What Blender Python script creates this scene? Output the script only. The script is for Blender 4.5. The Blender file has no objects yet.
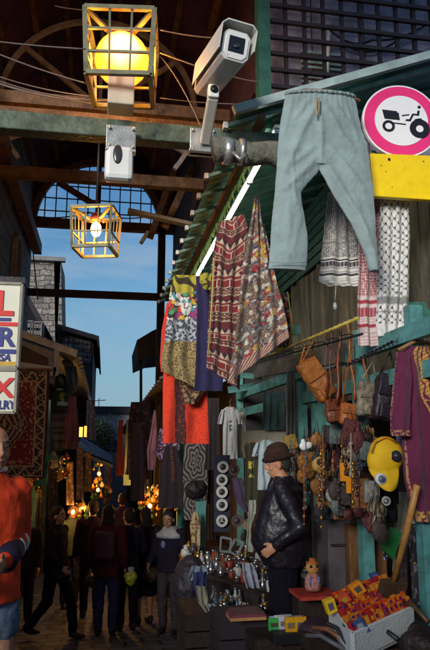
import bpy, math, random
from mathutils import Vector, Matrix, noise, Euler
random.seed(7)
R = math.radians
SC = bpy.context.scene
COL = SC.collection
# ------------------------------------------------------------------ camera model
F0 = 632.0
TH = math.atan(120/632.0)
PS = math.atan(111*math.cos(TH)/632.0)
CAM = Vector((0, 0, 1.65))
fw = Vector((math.sin(PS)*math.cos(TH), math.cos(PS)*math.cos(TH), math.sin(TH)))
rt = Vector((math.cos(PS), -math.sin(PS), 0))
up = rt.cross(fw)
def ray(px, py): return fw + rt*((px-215)/F0) + up*((325-py)/F0)
def P(px, py, Y):
    d = ray(px, py); return CAM + d*(Y/d.y)
def PX(px, py, X):
    d = ray(px, py); return CAM + d*(X/d.x)
def YX(px, py, X): return PX(px, py, X).y
def gz(y):
    pts = [(-80,0),(4.8,0),(8.2,-.78),(9.5,-.9),(20,-1.2),(60,-2.2),(400,-6)]
    for (a,za),(b,zb) in zip(pts, pts[1:]):
        if y <= b: return za+(zb-za)*(y-a)/(b-a)
    return -6
cd = bpy.data.cameras.new('camera'); co = bpy.data.objects.new('camera', cd); COL.objects.link(co)
m3 = Matrix((rt, up, -fw)).transposed(); co.matrix_world = Matrix.Translation(CAM) @ m3.to_4x4()
cd.sensor_fit = 'VERTICAL'; cd.sensor_height = 36; cd.lens = 35.0; cd.clip_end = 1000; cd.clip_start = .05
SC.camera = co
# ------------------------------------------------------------------ materials
MATS = {}
def mat(name, col, rough=.7, metal=0, var=.35, scale=6, bump=.0, bscale=60, emit=None, es=0, vc=False, spec=.4, sheen=0, coat=0, alpha=1, trans=0, stretch=None):
    if name in MATS: return MATS[name]
    m = bpy.data.materials.new(name); m.use_nodes = True; nt = m.node_tree; N = nt.nodes; L = nt.links
    b = N['Principled BSDF']; b.inputs['Roughness'].default_value = rough; b.inputs['Metallic'].default_value = metal
    b.inputs['Specular IOR Level'].default_value = spec
    if sheen: b.inputs['Sheen Weight'].default_value = sheen
    if coat: b.inputs['Coat Weight'].default_value = coat
    if trans: b.inputs['Transmission Weight'].default_value = trans
    tc = N.new('ShaderNodeTexCoord'); mp = N.new('ShaderNodeMapping'); L.new(tc.outputs['Object'], mp.inputs[0])
    if stretch: mp.inputs['Scale'].default_value = stretch
    c4 = (*col, 1) if len(col) == 3 else col
    if vc:
        a = N.new('ShaderNodeVertexColor'); a.layer_name = 'Col'; src = a.outputs[0]
    else:
        r = N.new('ShaderNodeRGB'); r.outputs[0].default_value = c4; src = r.outputs[0]
    n = N.new('ShaderNodeTexNoise'); n.inputs['Scale'].default_value = scale; n.inputs['Detail'].default_value = 8; n.inputs['Roughness'].default_value = .65
    L.new(mp.outputs[0], n.inputs['Vector'])
    mr = N.new('ShaderNodeMapRange'); mr.inputs[1].default_value = .3; mr.inputs[2].default_value = .7
    mr.inputs[3].default_value = 1-var; mr.inputs[4].default_value = 1+var*.6; L.new(n.outputs[0], mr.inputs[0])
    mx = N.new('ShaderNodeMix'); mx.data_type = 'RGBA'; mx.blend_type = 'MULTIPLY'; mx.inputs[0].default_value = 1
    L.new(src, mx.inputs[6]); L.new(mr.outputs[0], mx.inputs[7]); L.new(mx.outputs[2], b.inputs['Base Color'])
    if bump:
        n2 = N.new('ShaderNodeTexNoise'); n2.inputs['Scale'].default_value = bscale; n2.inputs['Detail'].default_value = 6
        L.new(mp.outputs[0], n2.inputs['Vector'])
        bp = N.new('ShaderNodeBump'); bp.inputs['Strength'].default_value = bump; bp.inputs['Distance'].default_value = .02
        L.new(n2.outputs[0], bp.inputs['Height']); L.new(bp.outputs[0], b.inputs['Normal'])
    if emit:
        b.inputs['Emission Color'].default_value = (*emit, 1); b.inputs['Emission Strength'].default_value = es
    MATS[name] = m; return m
def stone_mat(name, c1, c2, mortar, scale, bw=.5, rh=.25, axis='xz', bump=.6, nvar=.5, warp=.12):
    m = bpy.data.materials.new(name); m.use_nodes = True; nt = m.node_tree; N = nt.nodes; L = nt.links
    b = N['Principled BSDF']; b.inputs['Roughness'].default_value = .85
    g = N.new('ShaderNodeNewGeometry'); sx = N.new('ShaderNodeSeparateXYZ'); L.new(g.outputs['Position'], sx.inputs[0])
    cx = N.new('ShaderNodeCombineXYZ'); i = 'xyz'
    ns = N.new('ShaderNodeTexNoise'); ns.inputs['Scale'].default_value = 1.6; L.new(g.outputs['Position'], ns.inputs['Vector'])
    sc_ = N.new('ShaderNodeVectorMath'); sc_.operation = 'SCALE'; sc_.inputs['Scale'].default_value = warp; L.new(ns.outputs['Color'], sc_.inputs[0])
    L.new(sx.outputs[i.index(axis[0])], cx.inputs[0]); L.new(sx.outputs[i.index(axis[1])], cx.inputs[1])
    ad = N.new('ShaderNodeVectorMath'); L.new(cx.outputs[0], ad.inputs[0]); L.new(sc_.outputs[0], ad.inputs[1])
    br = N.new('ShaderNodeTexBrick'); br.inputs['Scale'].default_value = scale; br.inputs['Brick Width'].default_value = bw; br.inputs['Row Height'].default_value = rh
    br.inputs['Color1'].default_value = (*c1, 1); br.inputs['Color2'].default_value = (*c2, 1); br.inputs['Mortar'].default_value = (*mortar, 1)
    br.inputs['Mortar Size'].default_value = .022; br.inputs['Mortar Smooth'].default_value = .3; br.inputs['Bias'].default_value = -.1
    L.new(ad.outputs[0], br.inputs['Vector'])
    n = N.new('ShaderNodeTexNoise'); n.inputs['Scale'].default_value = 7; n.inputs['Detail'].default_value = 9; n.inputs['Roughness'].default_value = .7; L.new(g.outputs['Position'], n.inputs['Vector'])
    mr = N.new('ShaderNodeMapRange'); mr.inputs[1].default_value = .3; mr.inputs[2].default_value = .7; mr.inputs[3].default_value = 1-nvar; mr.inputs[4].default_value = 1+nvar; L.new(n.outputs[0], mr.inputs[0])
    mx = N.new('ShaderNodeMix'); mx.data_type = 'RGBA'; mx.blend_type = 'MULTIPLY'; mx.inputs[0].default_value = 1
    L.new(br.outputs[0], mx.inputs[6]); L.new(mr.outputs[0], mx.inputs[7]); L.new(mx.outputs[2], b.inputs['Base Color'])
    hm = N.new('ShaderNodeMath'); hm.operation = 'MULTIPLY_ADD'; hm.inputs[1].default_value = -1; L.new(br.outputs['Fac'], hm.inputs[0]); L.new(n.outputs[0], hm.inputs[2])
    bp = N.new('ShaderNodeBump'); bp.inputs['Strength'].default_value = bump; bp.inputs['Distance'].default_value = .03
    L.new(hm.outputs[0], bp.inputs['Height']); L.new(bp.outputs[0], b.inputs['Normal'])
    return m
# ------------------------------------------------------------------ mesh builder
class MB:
    def __init__(s): s.v = []; s.f = []; s.c = []; s.m = []; s.sm = []
    def add(s, vs, fs, col=None, mi=0, smooth=False):
        o = len(s.v); s.v += [Vector(v) for v in vs]; s.f += [tuple(i+o for i in f) for f in fs]
        s.c += [col or (1,1,1)]*len(vs); s.m += [mi]*len(fs); s.sm += [smooth]*len(fs); return s
    def box(s, c, size, rot=None, mi=0, col=None):
        c = Vector(c); h = Vector(size)/2; M = Euler(rot).to_matrix() if rot else Matrix.Identity(3)
        vs = [c + M @ Vector((x*h.x, y*h.y, z*h.z)) for x in (-1,1) for y in (-1,1) for z in (-1,1)]
        return s.add(vs, [(0,1,3,2),(4,6,7,5),(0,4,5,1),(2,3,7,6),(0,2,6,4),(1,5,7,3)], col, mi)
    def beam(s, a, b, w, h, mi=0, col=None, ref=None):
        a = Vector(a); b = Vector(b); d = (b-a).normalized(); r = Vector(ref) if ref else (Vector((0,0,1)) if abs(d.z) < .9 else Vector((0,1,0)))
        x = d.cross(r).normalized(); y = x.cross(d).normalized()
        vs = [p + x*(i*w/2) + y*(j*h/2) for p in (a,b) for i,j in ((-1,-1),(1,-1),(1,1),(-1,1))]
        return s.add(vs, [(0,3,2,1),(4,5,6,7),(0,1,5,4),(1,2,6,5),(2,3,7,6),(3,0,4,7)], col, mi)
    def tube(s, pts, r, n=8, mi=0, cap=True, col=None):
        pts = [Vector(p) for p in pts]; rs = r if isinstance(r, (list,tuple)) else [r]*len(pts)
        vs = []; fs = []; prev = None
        for i,p in enumerate(pts):
            d = (pts[min(i+1,len(pts)-1)] - pts[max(i-1,0)])
            d = d.normalized() if d.length > 1e-9 else Vector((0,0,1))
            if prev is None: x = d.orthogonal().normalized()
            else:
                x = prev - d*prev.dot(d); x = x.normalized() if x.length > 1e-6 else d.orthogonal().normalized()
            prev = x; y = d.cross(x)
            for k in range(n):
                t = 2*math.pi*k/n; vs.append(p + (x*math.cos(t) + y*math.sin(t))*rs[i])
        for i in range(len(pts)-1):
            for k in range(n):
                a = i*n+k; b = i*n+(k+1)%n; fs.append((a,b,b+n,a+n))
        if cap: fs.append(tuple(range(n))[::-1]); fs.append(tuple(range((len(pts)-1)*n, len(pts)*n)))
        return s.add(vs, fs, col, mi, True)
    def ell(s, c, r, n=16, m=10, rot=None, mi=0, col=None):
        c = Vector(c); M = Euler(rot).to_matrix() if rot else Matrix.Identity(3); vs = []; fs = []
        if not isinstance(r,(tuple,list)): r = (r,r,r)
        for i in range(1,m):
            ph = math.pi*i/m
            for k in range(n):
                t = 2*math.pi*k/n; vs.append(c + M @ Vector((r[0]*math.sin(ph)*math.cos(t), r[1]*math.sin(ph)*math.sin(t), r[2]*math.cos(ph))))
        top = len(vs); vs.append(c + M @ Vector((0,0,r[2]))); vs.append(c - M @ Vector((0,0,r[2])))
        for i in range(m-2):
            for k in range(n):
                a = i*n+k; b = i*n+(k+1)%n; fs.append((a, a+n, b+n, b))
        for k in range(n):
            fs.append((top, k, (k+1)%n)); a = (m-2)*n; fs.append((top+1, a+(k+1)%n, a+k))
        return s.add(vs, fs, col, mi, True)
    def loft(s, rows, rot=0, n=24):
        # rows: (centre, rx, ry)
        M=Matrix.Rotation(rot,3,'Z'); vs=[]; fs=[]
        for c,rx,ry in rows:
            for k in range(n):
                t=2*math.pi*k/n; ct,st=math.cos(t),math.sin(t); e=.82
                vs.append(Vector(c)+M@Vector((rx*math.copysign(abs(ct)**e,ct),ry*math.copysign(abs(st)**e,st),0)))
        for i in range(len(rows)-1):
            for k in range(n):
                a=i*n+k; b=i*n+(k+1)%n; fs.append((a,b,b+n,a+n))
        fs.append(tuple(range(n))[::-1]); fs.append(tuple(range((len(rows)-1)*n,len(rows)*n)))
        return s.add(vs,fs,None,0,True)
    def lathe(s, c, prof, n=20, rot=None, mi=0, col=None):
        c = Vector(c); M = Euler(rot).to_matrix() if rot else Matrix.Identity(3); vs = []; fs = []
        for (r,z) in prof:
            for k in range(n):
                t = 2*math.pi*k/n; vs.append(c + M @ Vector((r*math.cos(t), r*math.sin(t), z)))
        for i in range(len(prof)-1):
            for k in range(n):
                a = i*n+k; b = i*n+(k+1)%n; fs.append((a,b,b+n,a+n))
        fs.append(tuple(range(n))[::-1]); fs.append(tuple(range((len(prof)-1)*n, len(prof)*n)))
        return s.add(vs, fs, col, mi, True)
    def poly(s, pts, off, mi=0, col=None):   # extrude planar polygon
        n = len(pts); off = Vector(off); vs = [Vector(p) for p in pts] + [Vector(p)+off for p in pts]
        return s.add(vs, [tuple(range(n)), tuple(range(n,2*n))[::-1]] + [(i,i+n,(i+1)%n+n,(i+1)%n) for i in range(n)], col, mi)
    def build(s, name, mats, parent=None, smooth=None, bevel=0, center=True):
        me = bpy.data.meshes.new(name)
        xs = [v.x for v in s.v]; ys = [v.y for v in s.v]; zs = [v.z for v in s.v]
        c = Vector(((min(xs)+max(xs))/2, (min(ys)+max(ys))/2, min(zs))) if center else Vector((0,0,0))
        me.from_pydata([v-c for v in s.v], [], s.f); me.update()
        if not isinstance(mats, (list,tuple)): mats = [mats]
        for m in mats: me.materials.append(m)
        for i,p in enumerate(me.polygons): p.material_index = s.m[i]; p.use_smooth = s.sm[i] if smooth is None else smooth
        if any(c_ != (1,1,1) for c_ in s.c):
            a = me.color_attributes.new('Col', 'FLOAT_COLOR', 'POINT')
            fl = []
            for c_ in s.c: fl += [*c_, 1]
            a.data.foreach_set('color', fl)
        o = bpy.data.objects.new(name, me); COL.objects.link(o)
        wl = c
        if parent is not None: o.parent = parent; o.location = c - Vector(parent['_w'])
        else: o.location = c
        o['_w'] = tuple(wl)
        if bevel:
            md = o.modifiers.new('b','BEVEL'); md.width = bevel; md.segments = 2; md.limit_method = 'ANGLE'
        return o
def tag(o, label, cat, group=None, kind=None):
    if label: o['label'] = label
    if cat: o['category'] = cat
    if group: o['group'] = group
    if kind: o['kind'] = kind
    return o
def thing(name, label, cat, loc, group=None):
    o = bpy.data.objects.new(name, None); COL.objects.link(o); o.location = loc; o['_w'] = tuple(loc); o.empty_display_size = .1
    return tag(o, label, cat, group)
def struct(o): o['kind'] = 'structure'; return o
def copy_tree(o, parent=None):
    c = o.copy(); COL.objects.link(c); c.parent = parent
    for ch in o.children: copy_tree(ch, c)
    return c
def text(name, body, size, loc, xdir, m, parent, extrude=.002, bold=False, align='LEFT', shear=0, sx=1):
    cu = bpy.data.curves.new('t','FONT'); cu.body = body; cu.size = size; cu.extrude = extrude; cu.align_x = align; cu.shear = shear
    if bold: cu.offset = size*.03
    t = bpy.data.objects.new('t', cu); COL.objects.link(t)
    dg = bpy.context.evaluated_depsgraph_get(); me = bpy.data.meshes.new_from_object(t.evaluated_get(dg)); COL.objects.unlink(t); bpy.data.objects.remove(t)
    x = Vector(xdir).normalized(); z = Vector((0,0,1)); n = x.cross(z)
    M = Matrix((x*sx, z, n)).transposed()
    for v in me.vertices: v.co = M @ v.co
    me.materials.clear(); me.materials.append(m)
    o = bpy.data.objects.new(name, me); COL.objects.link(o); o.parent = parent; o.location = Vector(loc)-Vector(parent['_w']); o['_w'] = tuple(loc); return o
# ------------------------------------------------------------------ common materials
teal = mat('teal_paint', (.10,.30,.29), .5, var=.6, scale=5, bump=.3, bscale=30)
tealdk = mat('dark_teal_paint', (.025,.075,.068), .5, var=.6, scale=5, bump=.3)
tealpale = mat('pale_teal_paint', (.30,.44,.42), .5, var=.5, scale=6, bump=.2)
greenwood = mat('beam_green_paint', (.075,.11,.075), .55, var=.8, scale=7, bump=.4, bscale=25)
timber = mat('old_timber', (.15,.075,.035), .7, var=.7, scale=8, bump=.6, bscale=40)
timberlt = mat('weathered_board', (.30,.25,.19), .8, var=.5, scale=9, bump=.5, bscale=40)
roofdark = mat('roof_underside', (.085,.035,.11), .9, var=.6, scale=3, bump=.5, bscale=8)
darkred = mat('dark_red_wall', (.045,.010,.012), .8, var=.5, bump=.3)
black = mat('black_paint', (.012,.010,.014), .5, var=.4)
blackmetal = mat('black_iron', (.03,.028,.03), .45, metal=.6, var=.5, bump=.2)
steel = mat('galvanised_steel', (.50,.50,.49), .35, metal=.7, var=.4, scale=14, bump=.1)
whitep = mat('white_plastic', (.72,.72,.70), .35, var=.12, scale=5)
wirem = mat('wire_sheath', (.16,.13,.12), .5, var=.4)
vcloth = mat('printed_cloth', (1,1,1), .85, vc=True, var=.22, scale=30, bump=.25, bscale=350, sheen=.2)
vshine = mat('printed_card', (1,1,1), .35, vc=True, var=.08)
brass = mat('brass', (.55,.33,.08), .28, metal=.9, var=.4, scale=20)
silver = mat('silver_metal', (.55,.55,.56), .22, metal=.95, var=.3, scale=20)
concrete = mat('grey_plaster', (.20,.19,.19), .85, var=.4, bump=.4)
darkwood = mat('dark_wood', (.035,.018,.012), .6, var=.6, scale=10, bump=.4)
brownwood = mat('brown_wood', (.16,.070,.025), .6, var=.6, scale=8, bump=.4, stretch=(1,1,.3))
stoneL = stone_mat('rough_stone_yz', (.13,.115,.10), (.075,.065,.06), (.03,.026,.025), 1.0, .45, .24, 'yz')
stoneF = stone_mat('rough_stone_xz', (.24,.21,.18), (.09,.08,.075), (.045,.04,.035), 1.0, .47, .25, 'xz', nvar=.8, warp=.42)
# ------------------------------------------------------------------ ground
def ground():
    mb = MB(); ys = [-60,-20,-6,0,2,4,4.8]+[4.8+.25*i for i in range(1,20)]+[10,12,15,20,30,45,60,100,200,400]
    xs = [-200,-60,-20,-6,-3,-1.5,0,1.5,3,6,20,60,200]
    for y in ys:
        for x in xs: mb.v.append(Vector((x,y,gz(y)))); mb.c.append((1,1,1))
    n = len(xs)
    for j in range(len(ys)-1):
        for i in range(n-1): mb.f.append((j*n+i, j*n+i+1, (j+1)*n+i+1, (j+1)*n+i)); mb.m.append(0); mb.sm.append(True)
    m = stone_mat('paving_stone', (.10,.092,.115), (.065,.06,.078), (.028,.024,.034), 1.0, .42, .26, 'xy', bump=.7, nvar=.5)
    m.node_tree.nodes['Principled BSDF'].inputs['Roughness'].default_value = .5
    return struct(mb.build('ground', m, center=False))
ground()
# ------------------------------------------------------------------ left wall with arched window
LX = -1.5
def left_building():
    root = thing('stone_building', 'rough dark stone building on the left with an arched window, under the roof beams', 'building', (LX-1, 8, gz(8)))
    y0,y1 = 5.5, 12.2; zb,zt = -1.2, 7.2
    a = P(6, 240, 9.6)
    wy, ww, wz0, wz1 = 10.15, .62, 3.55, 4.95
    # wall outline with arched hole: build as quads around the opening
    mb = MB(); X0 = LX-.6
    def seg(ya,yb,za,zb_): mb.box(((LX+X0)/2,(ya+yb)/2,(za+zb_)/2), (.6, yb-ya, zb_-za))
    seg(y0, wy-ww/2, zb, zt); seg(wy+ww/2, y1, zb, zt); seg(wy-ww/2, wy+ww/2, zb, wz0)
    # arch fill
    n = 12; top = []
    for k in range(n+1):
        t = math.pi*k/n; top.append((wy - math.cos(t)*ww/2, wz1-.31+math.sin(t)*.31))
    for k in range(n):
        (ya,za),(yb,zb2) = top[k], top[k+1]
        mb.poly([(LX,ya,za),(LX,yb,zb2),(LX,yb,zt),(LX,ya,zt)], (-.6,0,0))
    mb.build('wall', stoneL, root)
    f = MB()
    for k in range(n):
        (ya,za),(yb,zb2) = top[k], top[k+1]; f.beam((LX+.02,ya,za),(LX+.02,yb,zb2), .1, .08)
    f.beam((LX+.02,wy-ww/2,wz0),(LX+.02,wy-ww/2,wz1-.31),.1,.08); f.beam((LX+.02,wy+ww/2,wz0),(LX+.02,wy+ww/2,wz1-.31),.1,.08)
    w = f.build('window', concrete, root)
    g = MB(); g.box((LX-.4, wy, (wz0+wz1)/2), (.03, ww, wz1-wz0)); g.build('pane', mat('dark_glass',(.01,.01,.015),.15), w)
    c = MB(); c.box((LX+.06, (y0+y1)/2, 3.15), (.16, y1-y0, .18)); c.box((LX+.04, (y0+y1)/2, 5.6), (.1, y1-y0, .16)); c.build('cornice', concrete, root)
left_building()
# ------------------------------------------------------------------ market roof
def market_roof():
    root = thing('market_roof', 'dark pitched timber roof over the market lane with arched trusses', 'roof', (-.2, 8, 5.6))
    mb = MB(); y0,y1 = -4.0, 12.15; rx,rz = -.15, 8.3
    lx,rxx = -2.0, 1.7; ez = 6.2
    for (xa,xb) in ((lx,rx),(rxx,rx)):
        mb.poly([(xa,y0,ez),(xb,y0,rz),(xb,y1,rz),(xa,y1,ez)], (0,0,.08))
    mb.build('roof_deck', roofdark, root)
    pb = MB()
    for i in range(5):
        t = (i+.5)/5
        pb.beam((lx+(rx-lx)*t, y0, ez+(rz-ez)*t-.06),(lx+(rx-lx)*t, y1, ez+(rz-ez)*t-.06), .08,.1)
        pb.beam((rxx+(rx-rxx)*t, y0, ez+(rz-ez)*t-.06),(rxx+(rx-rxx)*t, y1, ez+(rz-ez)*t-.06), .08,.1)
    pb.build('purlin', timber, root)
    # wall plate beam along left
    w = MB(); w.beam((LX+.12, 6.0, 5.35),(LX+.12, 12.1, 5.35), .16,.2); w.build('wall_plate', timber, root)
    ringm = mat('ring_iron', (.55,.48,.48), .6, var=.5)
    # truss with ring at Y=8
    def ring(cx,cz,Y,r,wd,name,m,a0=0,a1=360):
        b = MB(); n = 48
        for k in range(n):
            t0 = R(a0+(a1-a0)*k/n); t1 = R(a0+(a1-a0)*(k+1)/n)
            b.beam((cx+r*math.cos(t0),Y,cz+r*math.sin(t0)),(cx+r*math.cos(t1),Y,cz+r*math.sin(t1)), wd, wd)
        return b.build(name, m, root)
    c = P(100, 108, 8.0); ring(c.x, c.z, 8.0, 1.30, .06, 'truss_arch', ringm, -38, 218)
    sp = MB()
    for a in (38,142,90,205,335):
        t = R(a); sp.beam((c.x+.12*math.cos(t),8.0,c.z+.12*math.sin(t)),(c.x+1.27*math.cos(t),8.0,c.z+1.27*math.sin(t)), .05,.06)
    sp.box((c.x,8.0,c.z),(.2,.05,.2)); sp.build('truss_spoke', ringm, root)
    a = P(-8,171,8.05); b = P(196,185,8.05); ch = MB(); ch.beam((-1.6,8.05,a.z),(1.35,8.05,a.z), .12,.15); ch.build('truss_chord', timber, root)
    a2 = P(0,98,6.2)
    ch = MB(); ch.beam((-1.6,6.2,a2.z),(1.35,6.2,a2.z), .12,.13); ch.build('truss_chord', timber, root)
    # diagonal braces to the right of the opening
    for (p,q,Y,w_) in (((204,142),(165,228),9.0,.10),((186,136),(150,238),9.6,.09),((58,182),(95,205),11,.07),((176,176),(160,225),11.8,.12)):
        d = MB(); d.beam(P(*p,Y), P(*q,Y), .1, w_, ref=(0,1,0)); d.build('brace', timber, root)
    d = MB(); d.beam(P(128,211,8.8), P(196,226,8.8), .05,.14, ref=(0,1,0)); d.build('loose_board', timberlt, root)
    d = MB(); d.beam(P(141,243,9.2), P(148,232,9.2), .05,.10, ref=(0,1,0)); d.build('loose_board', timberlt, root)
    root2 = root
    return root
market_roof()
def gable():
    Y = 12.0
    root = thing('lattice_gable', 'arched iron lattice gable on timber posts closing the end of the roof', 'gable', (-.15,Y,gz(Y)))
    zt = P(104,226,Y).z; zl = P(104,295,Y).z; xl = P(33,226,Y).x; xr = P(161,226,Y).x
    m = MB(); m.beam((xl-.25,Y,zt),(xr+.25,Y,zt),.14,.17); m.build('tie_beam', timber, root)
    m = MB(); m.beam((xl-.2,Y,zl),(xr+.25,Y,zl),.12,.13); m.build('tie_beam', darkwood, root)
    for x,w in ((xl-.1,.24),(xr+.02,.16)):
        m = MB(); m.beam((x,Y+.01,gz(Y)),(x,Y+.01,zt+.6),w,.14,ref=(1,0,0)); m.build('post', darkwood, root)
    cx = (xl+xr)/2; rx_ = (xr-xl)/2; rz_ = P(100,163,Y).z - zt
    m = MB(); n = 30
    for k in range(n):
        t0 = math.pi*k/n; t1 = math.pi*(k+1)/n
        for d in (.0,):
            m.beam((cx+rx_*math.cos(t0),Y,zt+rz_*math.sin(t0)),(cx+rx_*math.cos(t1),Y,zt+rz_*math.sin(t1)),.12,.12)
    m.build('arch_rib', timber, root)
    m = MB()
    for i in range(1,12):
        x = xl+(xr-xl)*i/12; h = rz_*math.sqrt(max(0,1-((x-cx)/rx_)**2)); m.beam((x,Y,zt),(x,Y,zt+h),.022,.022)
    m.beam((cx,Y,zt),(cx,Y,zt+rz_),.07,.07)
    for j in range(1,5):
        z = rz_*j/5; h = rx_*math.sqrt(1-(z/rz_)**2); m.beam((cx-h,Y+.025,zt+z),(cx+h,Y+.025,zt+z),.02,.02)
    m.build('lattice', blackmetal, root)
    # spandrel boards above the arch
    m = MB(); top = 8.4
    for k in range(n):
        t0 = math.pi*k/n; t1 = math.pi*(k+1)/n
        xa,za = cx+(rx_+.04)*math.cos(t0), zt+(rz_+.04)*math.sin(t0); xb,zb = cx+(rx_+.04)*math.cos(t1), zt+(rz_+.04)*math.sin(t1)
        m.poly([(xa,Y+.05,za),(xb,Y+.05,zb),(xb,Y+.05,top),(xa,Y+.05,top)],(0,.06,0))
    m.box((xl-.5,Y+.08,(zt+top)/2),(.9,.06,top-zt)); m.box((xr+.5,Y+.08,(zt+top)/2),(.9,.06,top-zt))
    m.build('gable_board', mat('gable_board',(.03,.012,.012),.8,var=.5,bump=.4), root)
gable()
# front green beam
def front_beam():
    Y = 4.5; z = P(104,131,Y).z
    m = MB(); m.beam((-2.2,Y,z),(1.35,Y,z),.13,.145)
    o = m.build('roof_beam', greenwood, None, bevel=.008); tag(o,'green painted steel beam crossing the lane under the big lantern','beam')
    m = MB(); p = P(0,110,5.2); m.beam((-2,5.2,p.z),(1.3,5.2,p.z),.08,.05)
    o = m.build('roof_beam', timber); tag(o,'thin brown wooden beam just behind the green painted beam','beam')
    return z
ZB = front_beam()
# ------------------------------------------------------------------ upper building right with lattice
UX = 1.22
_p=P(430,60,4.33)
AW = dict(x0=.91, z0=4.12, sl=(_p.z-4.12)/(_p.x-.91))
def awz(x): return AW['z0'] + (x-AW['x0'])*AW['sl']
def upper_right():
    root = thing('upper_floor', 'dark overhanging upper floor on the right with lavender panels and a vent behind the lattice', 'building', (2.5,8,4.3))
    lav = mat('lavender_panel',(.30,.28,.38),.8,var=.5,bump=.3)
    m = MB(); m.box((UX+2.5,8.5,6.25),(5,6.9,3.0)); m.build('wall', darkred, root)
    # front panels facing camera at Y 4.9..
    x = UX+.12; i = 0
    m = MB()
    while x < 4.5:
        w = random.uniform(.35,.6); m.box((x+w/2, 5.03, 5.3),(w-.012,.04+.02*random.random(),2.3)); x += w
    m.build('panel', lav, root)
    m = MB(); p = P(325,70,4.93)
    for k in range(9): m.box((p.x,4.98,p.z-.2+k*.05),(.42,.03,.02),rot=(.5,0,0))
    m.build('vent', tealpale, root)
    m = MB(); p = P(329,50,4.97); m.tube([P(329,30,4.96),P(327,80,4.96)],.018); m.build('pipe', whitep, root)
upper_right()
def lattice_screen():
    Y = 4.62
    root = thing('lattice_screen', 'black wooden lattice screen in a teal frame above the hanging trousers', 'screen', (2.2,Y,4))
    m = MB(); a = P(262,0,Y); b = P(262,132,Y); m.beam((a.x,Y,b.z),(a.x,Y,7.0),.13,.1,ref=(1,0,0)); m.build('frame_post', mat('deep_teal',(.028,.11,.085),.5,var=.5,bump=.3), root)
    m = MB()
    x = a.x+.20
    while x < 4.6: m.beam((x,Y,awz(x)+.02),(x,Y,6.6),.03,.03,ref=(1,0,0)); x += .168
    z = 3.95
    while z < 6.5: (awz(a.x)<z) and m.beam((a.x,Y-.03,z),(min(4.6,AW['x0']+(z-.03-AW['z0'])/AW['sl']),Y-.03,z),.03,.032); z += .150
    m.build('lattice', mat('lattice_wood',(.022,.012,.018),.6,var=.4), root)
    z = P(340,4,Y).z
lattice_screen()
# ------------------------------------------------------------------ right shop building + awning
FX = 2.5
def awning_right():
    root = thing('corrugated_awning', 'long dark green corrugated awning over the right shops with pale batten ends', 'awning', (.9,6,3.6))
    y0,y1 = 4.30, 10.6
    green = mat('awning_green',(.07,.22,.19),.45,var=.5,scale=4,bump=.2)
    m = MB(); n = int((y1-y0)/.038); W = 3.65
    for k in range(n+1):
        y = y0+(y1-y0)*k/n; dz = .016*math.sin(k*math.pi/2)
        m.v += [Vector((AW['x0'],y,AW['z0']+dz)), Vector((W,y,awz(W)+dz))]; m.c += [(1,1,1)]*2
        if k: m.f.append((2*k-2,2*k,2*k+1,2*k-1)); m.m.append(0); m.sm.append(True)
    o = m.build('sheet', green, root); md = o.modifiers.new('s','SOLIDIFY'); md.thickness = .006
    y = y0+.1
    while y < y1:
        m = MB(); m.beam((AW['x0']-.06,y,awz(AW['x0']-.05)-.045),(W,y,awz(W)-.045),.035,.03); m.build('batten', mat('batten_green',(.22,.40,.36),.5,var=.5), root); m = MB(); m.box((AW['x0']-.07,y,awz(AW['x0']-.07)-.04),(.035,.055,.05)); m.build('batten_tip', mat('tip_white',(.62,.66,.64),.5,var=.3), root); y += .47
    # near edge pale flashing
    m = MB(); m.beam((AW['x0']-.03,y0-.03,awz(AW['x0']-.03)+.01),(W+.6,y0-.03,awz(W+.6)+.01),.05,.065); m.build('edge_flashing', mat('flashing',(.42,.52,.50),.45,var=.3), root)
    m = MB(); m.beam((AW['x0']+.20,y0,awz(AW['x0']+.2)-.10),(AW['x0']+.20,y1,awz(AW['x0']+.2)-.10),.05,.06); m.build('eave_rail', mat('brown_rail',(.17,.09,.03),.6,var=.5,bump=.3), root)
    # fringe
    m = MB(); m.beam((AW['x0']+.25,y0+.1,AW['z0']-.03),(AW['x0']+.25,y1,AW['z0']-.03),.02,.02); y = y0+.2
    while y < y1:
        l = random.uniform(.03,.11); m.beam((AW['x0']+.25,y,AW['z0']-.03),(AW['x0']+.25+random.uniform(-.01,.03),y+random.uniform(-.02,.02),AW['z0']-.03-l),.012,.003); y += .03
    m.build('leaf_fringe', mat('fringe_green',(.16,.24,.06),.7,var=.5), root)
awning_right()
def sky_gap_strips():
    x = AW['x0']+.36; z = AW['z0']-.04; em = mat('sky_gap_glow',(.9,.95,.9),.4,emit=(.86,1,.90),es=6.0,var=0)  # added glowing tubes stand in for sky light through the awning gap
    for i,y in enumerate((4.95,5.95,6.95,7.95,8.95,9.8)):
        t = thing('sky_gap_strip', 'added white glowing strip standing in for the sky gap under the green awning', 'lamp', (x,y,z), 'added glowing strips in a row under the awning')
        m = MB(); m.box((x,y,z+.04),(.045,.98,.035)); m.build('housing', whitep, t)  # housing, tube and holder only shape the added strip; no real fitting
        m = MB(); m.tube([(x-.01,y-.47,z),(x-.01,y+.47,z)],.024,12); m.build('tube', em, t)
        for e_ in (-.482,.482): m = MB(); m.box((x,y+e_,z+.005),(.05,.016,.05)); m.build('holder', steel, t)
sky_gap_strips()
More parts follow.
